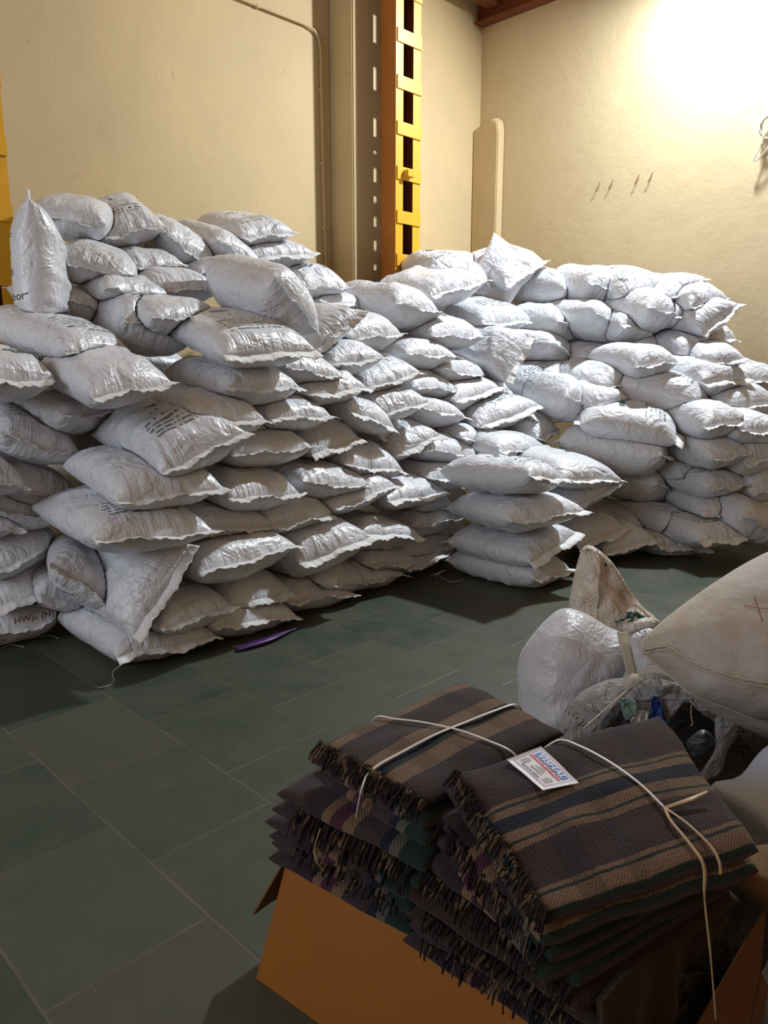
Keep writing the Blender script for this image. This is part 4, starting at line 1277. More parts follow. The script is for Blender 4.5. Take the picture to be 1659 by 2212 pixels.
# paper label
def paper_label():
    t = NT('paper', 0.45, 0.4)
    t.color((0.78, 0.76, 0.80))
    mats = dict(paper=t.m, blue=plain('print_blue', (0.03, 0.17, 0.62), 0.45, 0.4, 0.05), red=plain('print_red', (0.62, 0.03, 0.08), 0.45, 0.4, 0.05),
                white=plain('print_white', (0.8, 0.8, 0.8), 0.45, 0.4, 0.02), grey=plain('print_grey', (0.16, 0.17, 0.19), 0.5, 0.3, 0.05))
    root = empty('paper_label', tuple(QB.at(0.18, 0.45)))
    tag(root, 'white printed paper label with blue and red bands lying on the front blanket', 'label')
    # corners measured in the blanket's own (s, t): head edge runs away from the fringe
    c = LABEL_ST
    W_, H_ = 1.0, 0.62

    def on(x, y, lift):
        # x 0..1 along the words, y 0..H up the label
        f, g = x, y / H_
        s = (c[0][0] * (1 - f) + c[1][0] * f) * (1 - g) + (c[3][0] * (1 - f) + c[2][0] * f) * g
        t_ = (c[0][1] * (1 - f) + c[1][1] * f) * (1 - g) + (c[3][1] * (1 - f) + c[2][1] * f) * g
        lip = 0.012 * max(0, f - 0.75) + 0.012 * max(0, 0.2 - f)
        return QB.at(s, t_) + Vector((0, 0, 0.0045 + lift + lip))

    def rect(name, x0, x1, y0, y1, lift, mat, hollow=0.0):
        n = 10
        V, Fc = [], []
        if hollow:
            for a, b, cc, d in ((x0, x1, y0, y0 + hollow), (x0, x1, y1 - hollow, y1), (x0, x0 + hollow, y0, y1), (x1 - hollow, x1, y0, y1)):
                o = len(V)
                for i in range(n + 1):
                    for j in range(2):
                        if b - a > d - cc:
                            V.append(on(a + (b - a) * i / n, cc + (d - cc) * j, lift))
                        else:
                            V.append(on(a + (b - a) * j, cc + (d - cc) * i / n, lift))
                Fc += grid_faces(n + 1, 2, o)
        else:
            for i in range(n + 1):
                for j in range(n + 1):
                    V.append(on(x0 + (x1 - x0) * i / n, y0 + (y1 - y0) * j / n, lift))
            Fc = grid_faces(n + 1, n + 1)
        return mesh_obj(name, V, Fc, mat, root)

    def words(name, txt, cx, cy, size, lift, mat, sx=1.0, **kw):
        V, Fc = text_mesh(txt, size, **kw)
        return mesh_obj(name, [on(cx + v.x * sx, cy + v.y, lift) for v in V], Fc, mat, root, smooth=False)

    # sheet with a little thickness
    n = 12
    V = [on(i / n, H_ * j / n, 0) for i in range(n + 1) for j in range(n + 1)]
    m = len(V)
    V += [v - Vector((0, 0, 0.0012)) for v in V]
    Fc = grid_faces(n + 1, n + 1) + grid_faces(n + 1, n + 1, m, flip=True)
    rm = [i * (n + 1) for i in range(n + 1)] + [n * (n + 1) + j for j in range(1, n + 1)] + [i * (n + 1) + n for i in range(n - 1, -1, -1)] + [j for j in range(n - 1, 0, -1)]
    for q in range(len(rm)):
        a, b = rm[q], rm[(q + 1) % len(rm)]
        Fc.append((a, a + m, b + m, b))
    mesh_obj('sheet', V, Fc, mats['paper'], root)
    rect('border_line', 0.07, 0.93, 0.07, 0.57, 0.0006, mats['blue'], 0.006)
    rect('border_line', 0.085, 0.915, 0.082, 0.558, 0.0006, mats['red'], 0.004)
    rect('blue_band', 0.13, 0.87, 0.42, 0.53, 0.0008, mats['blue'])
    rect('red_band', 0.10, 0.86, 0.345, 0.405, 0.0008, mats['red'])
    words('lettering', 'VISHAL', 0.50, 0.472, 0.14, 0.0014, mats['white'], 1.5, bold=0.003, shear=0.2)
    words('lettering', 'ALL WOOL MOTH PROOF', 0.48, 0.375, 0.062, 0.0014, mats['white'], 1.05, bold=0.001)
    words('lettering', 'SUPERIOR', 0.50, 0.315, 0.034, 0.001, mats['grey'])
    words('lettering', 'LUXURY', 0.50, 0.27, 0.055, 0.001, mats['grey'], 1.1, bold=0.001)
    words('lettering', 'BLANKET', 0.50, 0.205, 0.06, 0.001, mats['grey'], 1.1, bold=0.001)
    words('lettering', 'MADE IN INDIA', 0.46, 0.125, 0.06, 0.001, mats['grey'], 1.1, bold=0.0015)
    # two little sheep-like emblems in grey line work
    for name, cx, cy, s in (('ram_emblem', 0.19, 0.24, 1.0), ('sheep_emblem', 0.80, 0.22, 1.0)):
        V, Fc = [], []
        for ring in range(4):
            r0 = 0.075 - 0.018 * ring
            o = len(V)
            nn = 26
            for i in range(nn):
                a = 2 * PI * i / nn
                for rr_ in (r0, r0 - 0.006):
                    wv = 1 + 0.08 * math.sin(a * 7 + ring)
                    V.append(on(cx + rr_ * wv * math.cos(a) * 0.95, cy + rr_ * wv * math.sin(a) * 0.8, 0.001))
            for i in range(nn):
                a, b = o + 2 * i, o + 2 * ((i + 1) % nn)
                Fc.append((a, b, b + 1, a + 1))
        for lx in (-0.05, -0.025, 0.025, 0.05):
            o = len(V)
            V += [on(cx + lx - 0.005, cy - 0.05, 0.001), on(cx + lx + 0.005, cy - 0.05, 0.001), on(cx + lx + 0.005, cy - 0.095, 0.001), on(cx + lx - 0.005, cy - 0.095, 0.001)]
            Fc.append((o, o + 1, o + 2, o + 3))
        mesh_obj(name, V, Fc, mats['grey'], root, smooth=False)


LABEL_ST = ((0.22, 0.045), (0.27, 0.35), (0.42, 0.39), (0.38, 0.035))
paper_label()


# bindings
def binding(pts, label, r=0.0032, flat=0.45, cat='strap', name='binding_strap', mat='strap'):
    V, Fc = tube(smooth_path(pts, 7), r, 6, flat=flat)
    o = mesh_obj(name, V, Fc, M[mat], loc=tuple(pts[0]))
    tag(o, label, cat)
    return o


M['strap'] = plain('white_plastic_strap', (0.62, 0.60, 0.56), 0.35, 0.5, 0.05, 20)
M['straw'] = plain('tan_strap', (0.42, 0.30, 0.16), 0.5, 0.4, 0.1, 20)


def onq(Q, s, t_, l=0.006):
    return tuple(Q.at(s, t_) + Vector((0, 0, l)))


root = empty('binding_strap', onq(QA, 0.5, 0.5))
tag(root, 'white crossed straps tied over the top blanket of the back stack', 'strap')
long_ = [tuple(Vector(onq(QA, 0.0, 0.52)) + Vector((-0.03, 0.01, -0.10))), tuple(Vector(onq(QA, -0.02, 0.53)) + Vector((-0.012, 0, -0.02)))] + [onq(QA, s, 0.53 + 0.05 * s) for s in (0.03, 0.2, 0.4, 0.6, 0.8, 0.97)] + [tuple(Vector(onq(QA, 1.02, 0.58)) + Vector((0.01, 0, -0.04)))]
V, Fc = tube(smooth_path(long_, 7), 0.0045, 6, flat=0.4)
mesh_obj('lengthwise_strap', V, Fc, M['strap'], root)
cross_ = [tuple(Vector(onq(QA, 0.36, -0.02)) + Vector((0, 0.01, -0.03)))] + [onq(QA, 0.36 + 0.25 * t_, t_) for t_ in (0.02, 0.15, 0.35, 0.6, 0.8, 0.98)] + [tuple(Vector(onq(QA, 0.62, 1.02)) + Vector((0, -0.01, -0.04)))]
V, Fc = tube(smooth_path(cross_, 7), 0.0032, 6, flat=0.5)
mesh_obj('crosswise_strap', V, Fc, M['strap'], root)

root = empty('binding_strap', onq(QB, 0.62, 0.5))
tag(root, 'thin strap across the labelled blanket with two loose ends hanging', 'strap')
p_ = [tuple(Vector(onq(QB, 0.42, -0.02)) + Vector((-0.02, 0.0, -0.02))), onq(QB, 0.47, 0.02), onq(QB, 0.53, 0.12), onq(QB, 0.60, 0.3), onq(QB, 0.66, 0.5), onq(QB, 0.70, 0.68)]
V, Fc = tube(smooth_path(p_, 7), 0.0032, 6, flat=0.5)
mesh_obj('crosswise_strap', V, Fc, M['strap'], root)
kn = Vector(onq(QB, 0.70, 0.68))
p_ = [kn, Vector(onq(QB, 0.69, 0.76)), Vector(onq(QB, 0.71, 0.90)), Vector(onq(QB, 0.72, 1.0, 0.004)), Vector(onq(QB, 0.72, 1.03)) + Vector((0, 0, -0.06)), Vector(onq(QB, 0.75, 1.05)) + Vector((0.01, 0, -0.17)), Vector(onq(QB, 0.79, 1.08)) + Vector((0.01, 0, -0.30))]
V, Fc = tube(smooth_path(p_, 7), 0.0034, 6, flat=0.5)
mesh_obj('loose_end', V, Fc, M['straw'], root)
p_ = [kn, Vector(onq(QB, 0.75, 0.80)), Vector(onq(QB, 0.79, 0.93)), Vector(onq(QB, 0.795, 1.0, 0.004)), Vector(onq(QB, 0.795, 1.02)) + Vector((0, 0, -0.02))]
V, Fc = tube(smooth_path(p_, 7), 0.0030, 6, flat=0.5)
mesh_obj('loose_end', V, Fc, M['straw'], root)
p_ = [kn, kn + Vector((0.05, -0.028, 0.008)), kn + Vector((0.085, -0.045, 0.016))]
V, Fc = tube(p_, [0.004, 0.006, 0.0035], 6, flat=0.3)
mesh_obj('knot_tail', V, Fc, M['straw'], root)
binding([(1.328, 0.570, 0.500), (1.323, 0.550, 0.475), (1.319, 0.534, 0.450), (1.311, 0.527, 0.430)], 'short loose strap end on the dark hanging blanket', 0.003, 0.5, mat='straw')
binding([(0.934, 1.112, 0.585), (0.927, 1.122, 0.540), (0.935, 1.127, 0.500), (0.953, 1.124, 0.470)], 'short piece of strap over the lower folds of the back stack', 0.003, 0.5, mat='straw')

# ------------------------------------------------------------------ the clutter right of the carton
def weave_material(name, c, stain, scale=420):
    t = NT(name, 0.85, 0.15)
    v = t.coord('Object')
    w1 = t.n('ShaderNodeTexWave', wave_type='BANDS', bands_direction='Z')
    w2 = t.n('ShaderNodeTexWave', wave_type='BANDS', bands_direction='X')
    for w in (w1, w2):
        t.l(v, w.inputs['Vector'])
        w.inputs['Scale'].default_value = scale / 6.28
        w.inputs['Distortion'].default_value = 3.0
        w.inputs['Detail'].default_value = 2
    wv = t.math('ADD', w1.outputs['Fac'], w2.outputs['Fac'])
    st = t.ramp(t.noise(v, 4.5, 5, 0.65), [(0.42, (0, 0, 0)), (0.68, (1, 1, 1))])
    col = t.mix(st, (*c, 1), (*stain, 1))
    col = t.mix(t.math('MULTIPLY', wv, 0.06), col, (0.12, 0.09, 0.06, 1))
    t.color(col)
    nb = t.bump(t.noise(v, 7, 4, 0.6), 0.45, 0.03)
    t.normal(t.bump(wv, 0.2, 0.001, nb))
    return t.m


def film_material(name, c, rough=0.3, alpha=1.0, crumple=1.0, scale=9, stain=None, prnt=False, trans=0.0):
    t = NT(name, rough, 0.5)
    v = t.coord('Object')
    col = t.mix(t.noise(v, 4, 4), (*[x * 0.85 for x in c], 1), (*c, 1))
    if stain:
        col = t.mix(t.ramp(t.noise(v, 5, 5, 0.65), [(0.45, (0, 0, 0)), (0.7, (0.8, 0.8, 0.8))]), col, (*stain, 1))
    if prnt:
        wn = t.n('ShaderNodeTexVoronoi', feature='F1')
        t.l(t.mapping(v, (1, 1, 1.8)), wn.inputs['Vector'])
        wn.inputs['Scale'].default_value = 60
        band = t.math('LESS_THAN', t.math('FRACT', t.math('MULTIPLY', t.noise(v, 1.0, 0), 22.0)), 0.5)
        ink = t.math('MULTIPLY', t.math('MULTIPLY', t.math('LESS_THAN', wn.outputs['Distance'], 0.34), band), t.math('GREATER_THAN', t.noise(v, 8, 2), 0.52))
        col = t.mix(t.math('MULTIPLY', ink, 0.8), col, (0.02, 0.02, 0.03, 1))
    t.color(col)
    cr = t.noise(v, scale, 4, 0.55, 1.2)
    n1 = t.bump(t.math('ABSOLUTE', t.math('SUBTRACT', cr, 0.5)), 0.8 * crumple, 0.05)
    t.normal(t.bump(t.noise(v, scale * 4, 4, 0.6, 0.6), 0.4 * crumple, 0.008, n1))
    if trans > 0:
        t.b.inputs['Transmission Weight'].default_value = trans
        t.b.inputs['IOR'].default_value = 1.15
    return t.m


M['cotton'] = weave_material('cotton_sackcloth', (0.52, 0.49, 0.46), (0.42, 0.36, 0.29))
M['burlap'] = weave_material('tan_sackcloth', (0.20, 0.13, 0.06), (0.15, 0.09, 0.04), 300)
M['film_white'] = film_material('white_plastic_fabric', (0.56, 0.56, 0.60), 0.38, scale=6, crumple=0.7)
M['film_daylit'] = film_material('white_plastic_fabric_daylit', (0.56, 0.65, 0.86), 0.4, scale=6, crumple=0.6)  # white sack fabric with cool daylight mixed into its colour
M['film_beige'] = film_material('beige_plastic_fabric', (0.68, 0.62, 0.55), 0.38, scale=11, stain=(0.55, 0.43, 0.31), crumple=1.1)
M['film_clear'] = film_material('greyish_plastic_film', (0.44, 0.43, 0.43), 0.25, crumple=1.0, scale=16, prnt=True, trans=0.25)
M['film_print'] = film_material('printed_plastic_fabric', (0.56, 0.56, 0.59), 0.35, crumple=0.8, scale=14, prnt=True)
M['shade_fill'] = film_material('painted_shade_black', (0.006, 0.006, 0.007), 0.5, crumple=1.0)  # even black standing for the dark of gaps and openings
M['blue_cloth'] = film_material('blue_cloth', (0.01, 0.045, 0.26), 0.6, scale=14)
M['mint_cloth'] = film_material('mint_cloth', (0.19, 0.30, 0.27), 0.7, scale=14)
M['grey_cloth'] = film_material('grey_cloth', (0.055, 0.055, 0.065), 0.7, scale=14)
M['slate'] = film_material('slate_grey_rubber', (0.05, 0.07, 0.085), 0.5, scale=5, crumple=0.3)
M['tie_green'] = film_material('green_checked_cloth', (0.02, 0.09, 0.07), 0.7, scale=20)
M['red_ink'] = plain('red_marker', (0.34, 0.06, 0.05), 0.7, 0.2)
M['cotton_tape'] = weave_material('cotton_tape', (0.52, 0.47, 0.40), (0.45, 0.38, 0.28), 500)


def blob_mesh(outline, thick, p=2.4, q=0.62, wr=0.012, wscale=6.0, seed=0, nr=26, na=96, back=0.6, folds=0.0, fold_n=9, ctr=None):
    O = [Vector(o) for o in outline]
    # closed smooth resample
    m = len(O)
    dense = []
    for i in range(m):
        p0, p1, p2, p3 = O[i - 1], O[i], O[(i + 1) % m], O[(i + 2) % m]
        for k_ in range(14):
            t_ = k_ / 14
            dense.append(0.5 * ((2 * p1) + (p2 - p0) * t_ + (2 * p0 - 5 * p1 + 4 * p2 - p3) * t_ * t_ + (3 * p1 - p0 - 3 * p2 + p3) * t_ ** 3))
    L = [0]
    for i in range(len(dense)):
        L.append(L[-1] + (dense[(i + 1) % len(dense)] - dense[i]).length)
    ring = []
    j = 0
    for i in range(na):
        target = L[-1] * i / na
        while L[j + 1] < target:
            j += 1
        f = (target - L[j]) / max(1e-9, L[j + 1] - L[j])
        ring.append(dense[j] * (1 - f) + dense[(j + 1) % len(dense)] * f)
    C = sum(ring, Vector()) / na if ctr is None else Vector(ctr)
    nrm = Vector((0, 0, 0))
    for i in range(na):
        nrm += (ring[i] - C).cross(ring[(i + 1) % na] - C)
    nrm.normalize()
    if nrm.dot(TOCAM) < 0:
        nrm = -nrm
    V = []
    for sg, bk in ((1, 1.0), (-1, back)):
        for a in range(1, nr + 1):
            rho = math.sin(PI / 2 * a / nr)
            for i in range(na):
                d = ring[i] - C
                h_ = thick * max(0.0, 1 - rho ** p) ** q
                P = C + d * rho
                w = noise.noise(P * wscale + Vector((seed, 0, 0))) * wr * 2
                w += wr * 0.7 * noise.noise(P * wscale * 2.7 + Vector((0, seed, 0)))
                if folds:
                    w += folds * rho ** 2 * math.sin(i * 2 * PI / na * fold_n + 3 * noise.noise(P * 3)) * (0.5 + 0.5 * noise.noise(P * 5 + Vector((9, seed, 0))))
                V.append(P + nrm * (sg * (h_ * bk) + w * min(1, (1 - rho) * 5 + 0.15)))
        V.append(C + nrm * sg * thick * bk)
    half = nr * na + 1
    Fc = []
    for h_, base in enumerate((0, half)):
        for a in range(nr - 1):
            for i in range(na):
                b = base + a * na + i
                c = base + a * na + (i + 1) % na
                f = (b, b + na, c + na, c)
                Fc.append(f if h_ else f[::-1])
        ce = base + nr * na
        for i in range(na):
            f = (ce, base + i, base + (i + 1) % na)
            Fc.append(f if h_ else f[::-1])
    for i in range(na):
        a = (nr - 1) * na + i
        b = (nr - 1) * na + (i + 1) % na
        Fc.append((a, b, b + half, a + half))
    return V, Fc, C, nrm


def drop_on(bvh, p, nrm, lift=0.002):
    hit = bvh.ray_cast(Vector(p) + nrm * 0.8, -nrm, 2.0)
    return (hit[0] + nrm * lift) if hit[0] is not None else Vector(p)


def blob_thing(name, label, cat, outline, thick, mat, part='bag_body', **kw):
    V, Fc, C, nrm = blob_mesh(outline, thick, **kw)
    root = empty(name, (C.x, C.y, max(0, min(v.z for v in V))))
    tag(root, label, cat)
    body = mesh_obj(part, V, Fc, mat, root)
    bvh = BVHTree.FromPolygons([Vector(v) for v in V], Fc)
    return root, body, bvh, nrm


def strand(name, bvh, nrm, pts, r, mat, parent, lift=0.003, n=8, flat=1.0, wob=0.0):
    path = smooth_path(pts, n)
    out = []
    for i, p in enumerate(path):
        q = drop_on(bvh, p, nrm, lift)
        out.append(q + Vector((0, 0, wob * math.sin(i * 1.9))))
    V, Fc = tube(out, r, 6, flat=flat)
    return mesh_obj(name, V, Fc, mat, parent)


# big cotton sack reaching out of the picture on the right
J = [(2.051, 0.955, 0.719), (2.074, 0.944, 0.765), (2.152, 0.909, 0.821), (2.288, 0.839, 0.905), (2.459, 0.759, 0.978), (2.677, 0.628, 1.040), (2.844, 0.443, 0.983), (2.872, 0.327, 0.774),
     (2.684, 0.344, 0.566), (2.468, 0.470, 0.493), (2.255, 0.650, 0.523), (2.148, 0.744, 0.574), (2.087, 0.816, 0.611), (2.066, 0.879, 0.660)]
root, body, bvh, nrm = blob_thing('cotton_sack', 'big bulging off white cotton sack with a small red cross, cut by the right edge', 'sack', J, 0.25, M['cotton'], 'sack_body', p=2.2, q=0.6, wr=0.012, seed=3)
sm = [(2.053, 0.951, 0.717), (2.080, 0.926, 0.722), (2.108, 0.886, 0.679), (2.151, 0.832, 0.644), (2.206, 0.771, 0.622), (2.263, 0.711, 0.612), (2.339, 0.631, 0.603), (2.435, 0.533, 0.601)]
strand('seam', bvh, nrm, sm, 0.0055, M['cotton_tape'], root, 0.003, wob=0.0016)
strand('seam', bvh, nrm, [tuple(Vector(p) + Vector((0, 0, -0.013))) for p in sm], 0.0028, M['cotton_tape'], root, 0.002, wob=0.001)
strand('red_mark', bvh, nrm, [(2.209, 0.761, 0.856), (2.227, 0.739, 0.846), (2.248, 0.717, 0.840)], 0.0022, M['red_ink'], root, 0.0006, flat=0.4)
strand('red_mark', bvh, nrm, [(2.234, 0.742, 0.881), (2.224, 0.742, 0.843), (2.212, 0.743, 0.804)], 0.0015, M['red_ink'], root, 0.0006, flat=0.4)
# sack under it
blob_thing('cotton_sack', 'tan cotton sack squeezed under the big one with the red cross', 'sack',
           [(2.278, 0.922, 0.544), (2.368, 0.824, 0.515), (2.509, 0.673, 0.486), (2.691, 0.480, 0.457), (2.692, 0.439, 0.312), (2.547, 0.586, 0.312), (2.431, 0.695, 0.388), (2.375, 0.761, 0.423), (2.329, 0.848, 0.464)],
           0.13, M['cotton'], 'sack_body', wr=0.01, seed=8)

# round white sack
root, body, bvh, nrm = blob_thing('plastic_sack', 'round plump white plastic sack on the floor behind the back blanket stack', 'sack',
    [(2.570, 1.483, 0.597), (2.611, 1.434, 0.572), (2.651, 1.383, 0.532), (2.688, 1.337, 0.503), (2.693, 1.316, 0.446), (2.671, 1.313, 0.356), (2.601, 1.359, 0.266), (2.547, 1.384, 0.159), (2.491, 1.405, 0.033), (2.399, 1.494, 0.015), (2.367, 1.566, 0.159), (2.373, 1.600, 0.302),
     (2.393, 1.610, 0.410), (2.440, 1.586, 0.496), (2.502, 1.545, 0.572), (2.538, 1.516, 0.599)], 0.19, M['film_white'], 'sack_body', p=2.6, q=0.55, wr=0.016, wscale=5, seed=1, folds=0.02, fold_n=7)
strand('gathered_neck', bvh, nrm, [(2.688, 1.335, 0.496), (2.697, 1.320, 0.475), (2.704, 1.307, 0.453)], 0.016, M['film_white'], root, 0.004)

# upright empty bag, opened like a hood
root, body, bvh, nrm = blob_thing('empty_bag', 'crumpled beige empty bag standing up with rounded top, green cloth knot at its foot', 'bag',
    [(2.939, 1.662, 0.758), (2.972, 1.628, 0.754), (3.013, 1.568, 0.694), (3.045, 1.508, 0.594), (3.080, 1.448, 0.502), (3.117, 1.395, 0.447), (3.102, 1.398, 0.405), (3.026, 1.466, 0.373), (2.961, 1.517, 0.317), (2.902, 1.487, -0.004),
     (2.801, 1.589, -0.004), (2.835, 1.644, 0.317), (2.853, 1.671, 0.478), (2.878, 1.676, 0.588), (2.909, 1.672, 0.688)], 0.07, M['film_beige'], 'bag_body', p=3.0, q=0.45, wr=0.022, wscale=8, seed=5, folds=0.03, fold_n=11)
strand('stitched_edge', bvh, nrm, [(2.878, 1.648, 0.746), (2.912, 1.617, 0.758), (2.953, 1.563, 0.715), (2.985, 1.505, 0.622), (3.013, 1.453, 0.541), (3.051, 1.395, 0.470)], 0.0042, M['film_beige'], root, 0.002)
strand('crease', bvh, nrm, [(2.927, 1.598, 0.746), (2.924, 1.580, 0.671), (2.907, 1.580, 0.608), (2.896, 1.564, 0.513), (2.880, 1.559, 0.434)], 0.011, M['film_beige'], root, -0.002)
V, Fc, C, nn_ = blob_mesh([(2.912, 1.545, 0.709), (2.918, 1.540, 0.711), (2.917, 1.536, 0.696), (2.911, 1.541, 0.694)], 0.004, wr=0, na=16, nr=4)
mesh_obj('hole', V, Fc, M['shade_fill'], root)
kp = []
for pts, r in (([(2.811, 1.429, 0.498), (2.816, 1.399, 0.514), (2.829, 1.376, 0.532)], [0.006, 0.016, 0.010]), ([(2.829, 1.376, 0.532), (2.850, 1.357, 0.540), (2.875, 1.339, 0.514)], [0.014, 0.022, 0.018]),
               ([(2.829, 1.381, 0.547), (2.818, 1.358, 0.530), (2.828, 1.370, 0.504)], [0.010, 0.014, 0.008])):
    kp.append(tube(smooth_path(pts, 4), [r[0] + (r[-1] - r[0]) * i / 8 + 0.006 * math.sin(i * 2.1) for i in range(9)], 8, flat=0.6))
V, Fc = merge(kp)
mesh_obj('cloth_knot', V, Fc, M['tie_green'], root)
root, _, _, _ = blob_thing('rolled_cloth', 'small rolled white cloth beside the green knot', 'cloth',
    [(2.786, 1.382, 0.498), (2.829, 1.345, 0.524), (2.870, 1.306, 0.532), (2.894, 1.277, 0.517), (2.878, 1.287, 0.494), (2.836, 1.326, 0.480), (2.791, 1.369, 0.472)], 0.028, M['film_beige'], 'roll', wr=0.005)

# small printed bag between
blob_thing('printed_bag', 'small white bag with dense grey print lying left of the big cotton sack', 'bag',
    [(2.576, 1.244, 0.542), (2.627, 1.201, 0.574), (2.673, 1.149, 0.556), (2.683, 1.115, 0.467), (2.660, 1.100, 0.331), (2.609, 1.086, 0.092), (2.541, 1.154, 0.092), (2.551, 1.220, 0.365), (2.563, 1.241, 0.484)],
    0.07, M['film_print'], wr=0.012, wscale=9, seed=2)
# clear crumpled bag
blob_thing('clear_bag', 'crumpled greyish see-through bag with faint print in front of the round white sack', 'bag',
    [(2.237, 1.327, 0.285), (2.285, 1.301, 0.367), (2.339, 1.260, 0.416), (2.401, 1.205, 0.442), (2.444, 1.159, 0.435), (2.442, 1.148, 0.386), (2.396, 1.176, 0.321), (2.335, 1.210, 0.223), (2.261, 1.277, 0.191), (2.225, 1.322, 0.223)],
    0.10, M['film_clear'], wr=0.018, wscale=9, seed=12, folds=0.02)
# torn bag, in pieces of one sheet, around its black opening
root = empty('torn_bag', (2.339, 0.917, 0.331))
tag(root, 'torn grey plastic bag with a black gaping hole and clothes inside', 'bag')
V, Fc, C, nn_ = blob_mesh([(2.231, 1.090, 0.454), (2.258, 1.051, 0.513), (2.285, 1.002, 0.539), (2.326, 0.926, 0.524), (2.366, 0.851, 0.503), (2.425, 0.785, 0.480), (2.426, 0.773, 0.440), (2.400, 0.805, 0.411), (2.379, 0.841, 0.409), (2.372, 0.871, 0.441), (2.354, 0.910, 0.462), (2.316, 0.948, 0.459), (2.308, 0.972, 0.413), (2.296, 0.977, 0.388), (2.276, 1.008, 0.427), (2.261, 1.062, 0.463)],
                          0.03, wr=0.014, wscale=14, seed=4, folds=0.014, ctr=(2.331, 0.926, 0.489))
mesh_obj('bag_sheet', V, Fc, M['film_clear'], root)
V, Fc, C, nn_ = blob_mesh([(2.365, 0.834, 0.436), (2.407, 0.771, 0.468), (2.391, 0.768, 0.399), (2.356, 0.787, 0.341), (2.330, 0.794, 0.271), (2.288, 0.828, 0.239), (2.285, 0.855, 0.226), (2.334, 0.835, 0.275), (2.371, 0.827, 0.328), (2.380, 0.832, 0.380)],
                          0.03, wr=0.014, wscale=14, seed=6, folds=0.012)
mesh_obj('bag_sheet', V, Fc, M['film_clear'], root)
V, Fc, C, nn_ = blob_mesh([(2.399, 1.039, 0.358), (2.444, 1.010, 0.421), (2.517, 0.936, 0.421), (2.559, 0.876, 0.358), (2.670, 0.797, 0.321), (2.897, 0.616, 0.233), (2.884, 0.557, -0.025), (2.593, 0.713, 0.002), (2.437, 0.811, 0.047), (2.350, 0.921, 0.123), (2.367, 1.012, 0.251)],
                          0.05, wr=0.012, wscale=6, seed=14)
mesh_obj('opening_shade', V, Fc, M['shade_fill'], root)  # black sheet added behind the sheets to give the opening its shade


def small(name, label, cat, pts, th, mat, seed=0):
    V, Fc, C, _ = blob_mesh(pts, th * 0.5, wr=0.013, wscale=22, seed=seed, nr=14, na=56, p=5)
    o = mesh_obj(name, V, Fc, mat, loc=(C.x, C.y, C.z))
    tag(o, label, cat)


small('blue_cloth', 'bright blue cloth poking out of the torn bag', 'cloth', [(2.239, 0.992, 0.494), (2.252, 0.976, 0.484), (2.257, 0.960, 0.443), (2.261, 0.943, 0.396), (2.240, 0.964, 0.399), (2.220, 1.001, 0.406), (2.230, 0.996, 0.427)], 0.02, M['blue_cloth'])
small('mint_cloth', 'small mint green cloth between the strap and the blue cloth', 'cloth', [(2.166, 1.062, 0.481), (2.197, 1.031, 0.481), (2.194, 1.024, 0.443), (2.167, 1.044, 0.420)], 0.015, M['mint_cloth'], 2)
small('grey_cloth', 'dark grey cloth beside the mint green one', 'cloth', [(2.132, 1.114, 0.388), (2.184, 1.083, 0.465), (2.198, 1.069, 0.468), (2.207, 1.042, 0.400), (2.172, 1.060, 0.341)], 0.02, M['grey_cloth'], 3)
small('white_cloth', 'scrap of white cloth under the mint green one', 'cloth', [(2.168, 1.028, 0.418), (2.190, 1.016, 0.453), (2.212, 0.992, 0.448), (2.199, 0.996, 0.416)], 0.012, M['film_white'], 3)
small('slate_box', 'slate grey boxy item deep in the black opening', 'box', [(2.308, 0.896, 0.347), (2.347, 0.867, 0.386), (2.372, 0.832, 0.350), (2.360, 0.838, 0.330), (2.318, 0.872, 0.300), (2.307, 0.887, 0.312)], 0.03, M['slate'], 5)
thread([(2.323, 0.900, 0.469), (2.317, 0.896, 0.436), (2.317, 0.889, 0.411), (2.312, 0.892, 0.402)], 'white thread dangling in the black opening of the torn bag', 0.0016)

# cotton tapes knotted in the middle of the clutter
root = empty('cotton_tape', (2.397, 1.127, 0.460))
tag(root, 'off white cotton tape knotted between the round white sack and the cotton sack', 'tape')


def ribbon(name, pts, width, mat, parent, across):
    path = smooth_path(pts, 8)
    ac = Vector(across).normalized()
    V = []
    for i, p in enumerate(path):
        w = width[0] + (width[1] - width[0]) * i / (len(path) - 1)
        t_ = (path[min(i + 1, len(path) - 1)] - path[max(i - 1, 0)]).normalized()
        a = (ac - t_ * ac.dot(t_)).normalized()
        n = a.cross(t_).normalized()
        for u, v in ((-1, 1), (-0.3, 1.9), (0.4, 1.2), (1, 1), (1, -1), (0.3, -0.6), (-0.4, 0.2), (-1, -1)):
            V.append(p + a * w * u + n * 0.0016 * v)
    Fc = grid_faces(len(path), 8, closed_v=True)
    Fc.append(tuple(range(8))[::-1])
    Fc.append(tuple((len(path) - 1) * 8 + q for q in range(8)))
    return mesh_obj(name, V, Fc, mat, parent)


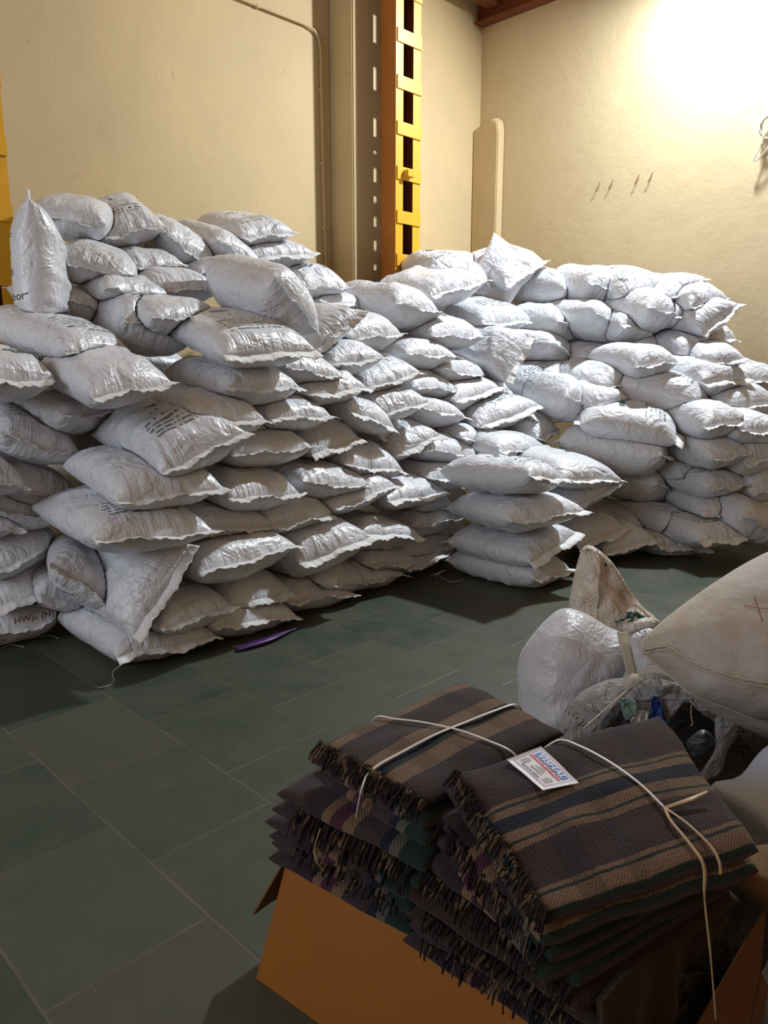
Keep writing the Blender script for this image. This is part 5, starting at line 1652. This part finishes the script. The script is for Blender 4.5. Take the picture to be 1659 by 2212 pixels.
ribbon('tape', [(2.423, 1.201, 0.613), (2.388, 1.167, 0.571), (2.381, 1.143, 0.511), (2.393, 1.131, 0.460)], (0.020, 0.017), M['cotton_tape'], root, RIGHT)
ribbon('tape', [(2.400, 1.125, 0.463), (2.304, 1.127, 0.438), (2.209, 1.143, 0.406), (2.112, 1.159, 0.373)], (0.022, 0.017), M['cotton_tape'], root, RIGHT + Vector((0, 0, 0.9)))
V, Fc, C, _ = blob_mesh([(2.328, 1.143, 0.476), (2.351, 1.126, 0.498), (2.373, 1.103, 0.495), (2.371, 1.097, 0.470), (2.348, 1.114, 0.445), (2.330, 1.133, 0.448)], 0.022, wr=0.006, na=40, nr=10, wscale=20)
mesh_obj('knot', V, Fc, M['cotton_tape'], root)
V, Fc = merge([tube(smooth_path([(2.350, 1.099, 0.500), tuple(Vector((2.342, 1.078, 0.502)) + Vector((0, 0, 0.012 * math.sin(i)))), tuple(Vector((2.352, 1.066, 0.492)) + Vector((0.01 * math.cos(i * 2), 0, 0.024 * math.sin(i * 1.7))))], 4), 0.0016, 4) for i in range(9)])
mesh_obj('frayed_end', V, Fc, M['cotton_tape'], root)
ribbon('sack_tie', [(2.354, 1.098, 0.512), (2.307, 1.014, 0.561), (2.272, 0.936, 0.570), (2.269, 0.845, 0.543), (2.316, 0.762, 0.521)], (0.012, 0.016), M['cotton_tape'], root, (0, 0, 1))

# white sack low at the right
root, body, bvh, nrm = blob_thing('plastic_sack', 'large white plastic sack tinted as if daylit, at the lower right edge behind the labelled blanket', 'sack',
    [(1.854, 0.653, 0.482), (1.913, 0.602, 0.510), (1.972, 0.562, 0.585), (2.064, 0.483, 0.634), (2.210, 0.293, 0.482), (2.082, 0.200, 0.205), (1.846, 0.218, -0.068), (1.723, 0.337, -0.089), (1.718, 0.446, 0.026), (1.785, 0.485, 0.150), (1.841, 0.532, 0.260), (1.865, 0.584, 0.378)],
    0.16, M['film_daylit'], 'sack_body', p=3, q=0.5, wr=0.012, wscale=5, seed=21)
V, Fc = tube(smooth_path([(1.672, 0.442, 0.258), (1.652, 0.444, 0.245), (1.659, 0.433, 0.233), (1.655, 0.446, 0.212)], 4), 0.0014, 4)
mesh_obj('red_thread', V, Fc, M['red_ink'], root)
# tan sack under the corner of the labelled blanket
blob_thing('burlap_sack', 'tan burlap sack beneath the right corner of the labelled blanket', 'sack',
    [(1.576, 0.517, 0.492), (1.660, 0.488, 0.487), (1.704, 0.444, 0.487), (1.738, 0.390, 0.416), (1.710, 0.392, 0.324), (1.649, 0.434, 0.357), (1.594, 0.478, 0.418), (1.574, 0.508, 0.452)],
    0.07, M['burlap'], 'sack_body', wr=0.01, seed=17)
# black shape added for the gap's shade, and a second, plain brown carton
blob_thing('shade_fill', 'black shape added for the shade in the gap right of the cardboard box', 'bag',
    [(1.528, 0.610, 0.341), (1.609, 0.584, 0.382), (1.707, 0.526, 0.373), (1.771, 0.468, 0.295), (1.727, 0.454, 0.192), (1.586, 0.459, 0.111), (1.472, 0.478, 0.025), (1.387, 0.563, 0.025), (1.430, 0.606, 0.178)],
    0.06, M['shade_fill'], wr=0.012, seed=19)
root = empty('cardboard_box', (1.506, 0.431, 0.243))
tag(root, 'brown cardboard box at the bottom right corner, mostly in the dark', 'box')
M['carton2'] = cardboard('carton_brown', (0.15, 0.07, 0.03))
panel('box_flap', ((1.366, 0.493, 0.164), (1.629, 0.435, 0.391), (1.560, 0.415, 0.275), (1.441, 0.400, 0.154)), M['carton2'], root, bulge=0.01)
panel('box_wall', ((1.441, 0.400, 0.154), (1.560, 0.415, 0.275), (1.605, 0.411, 0.214), (1.499, 0.390, 0.071)), M['carton2'], root)
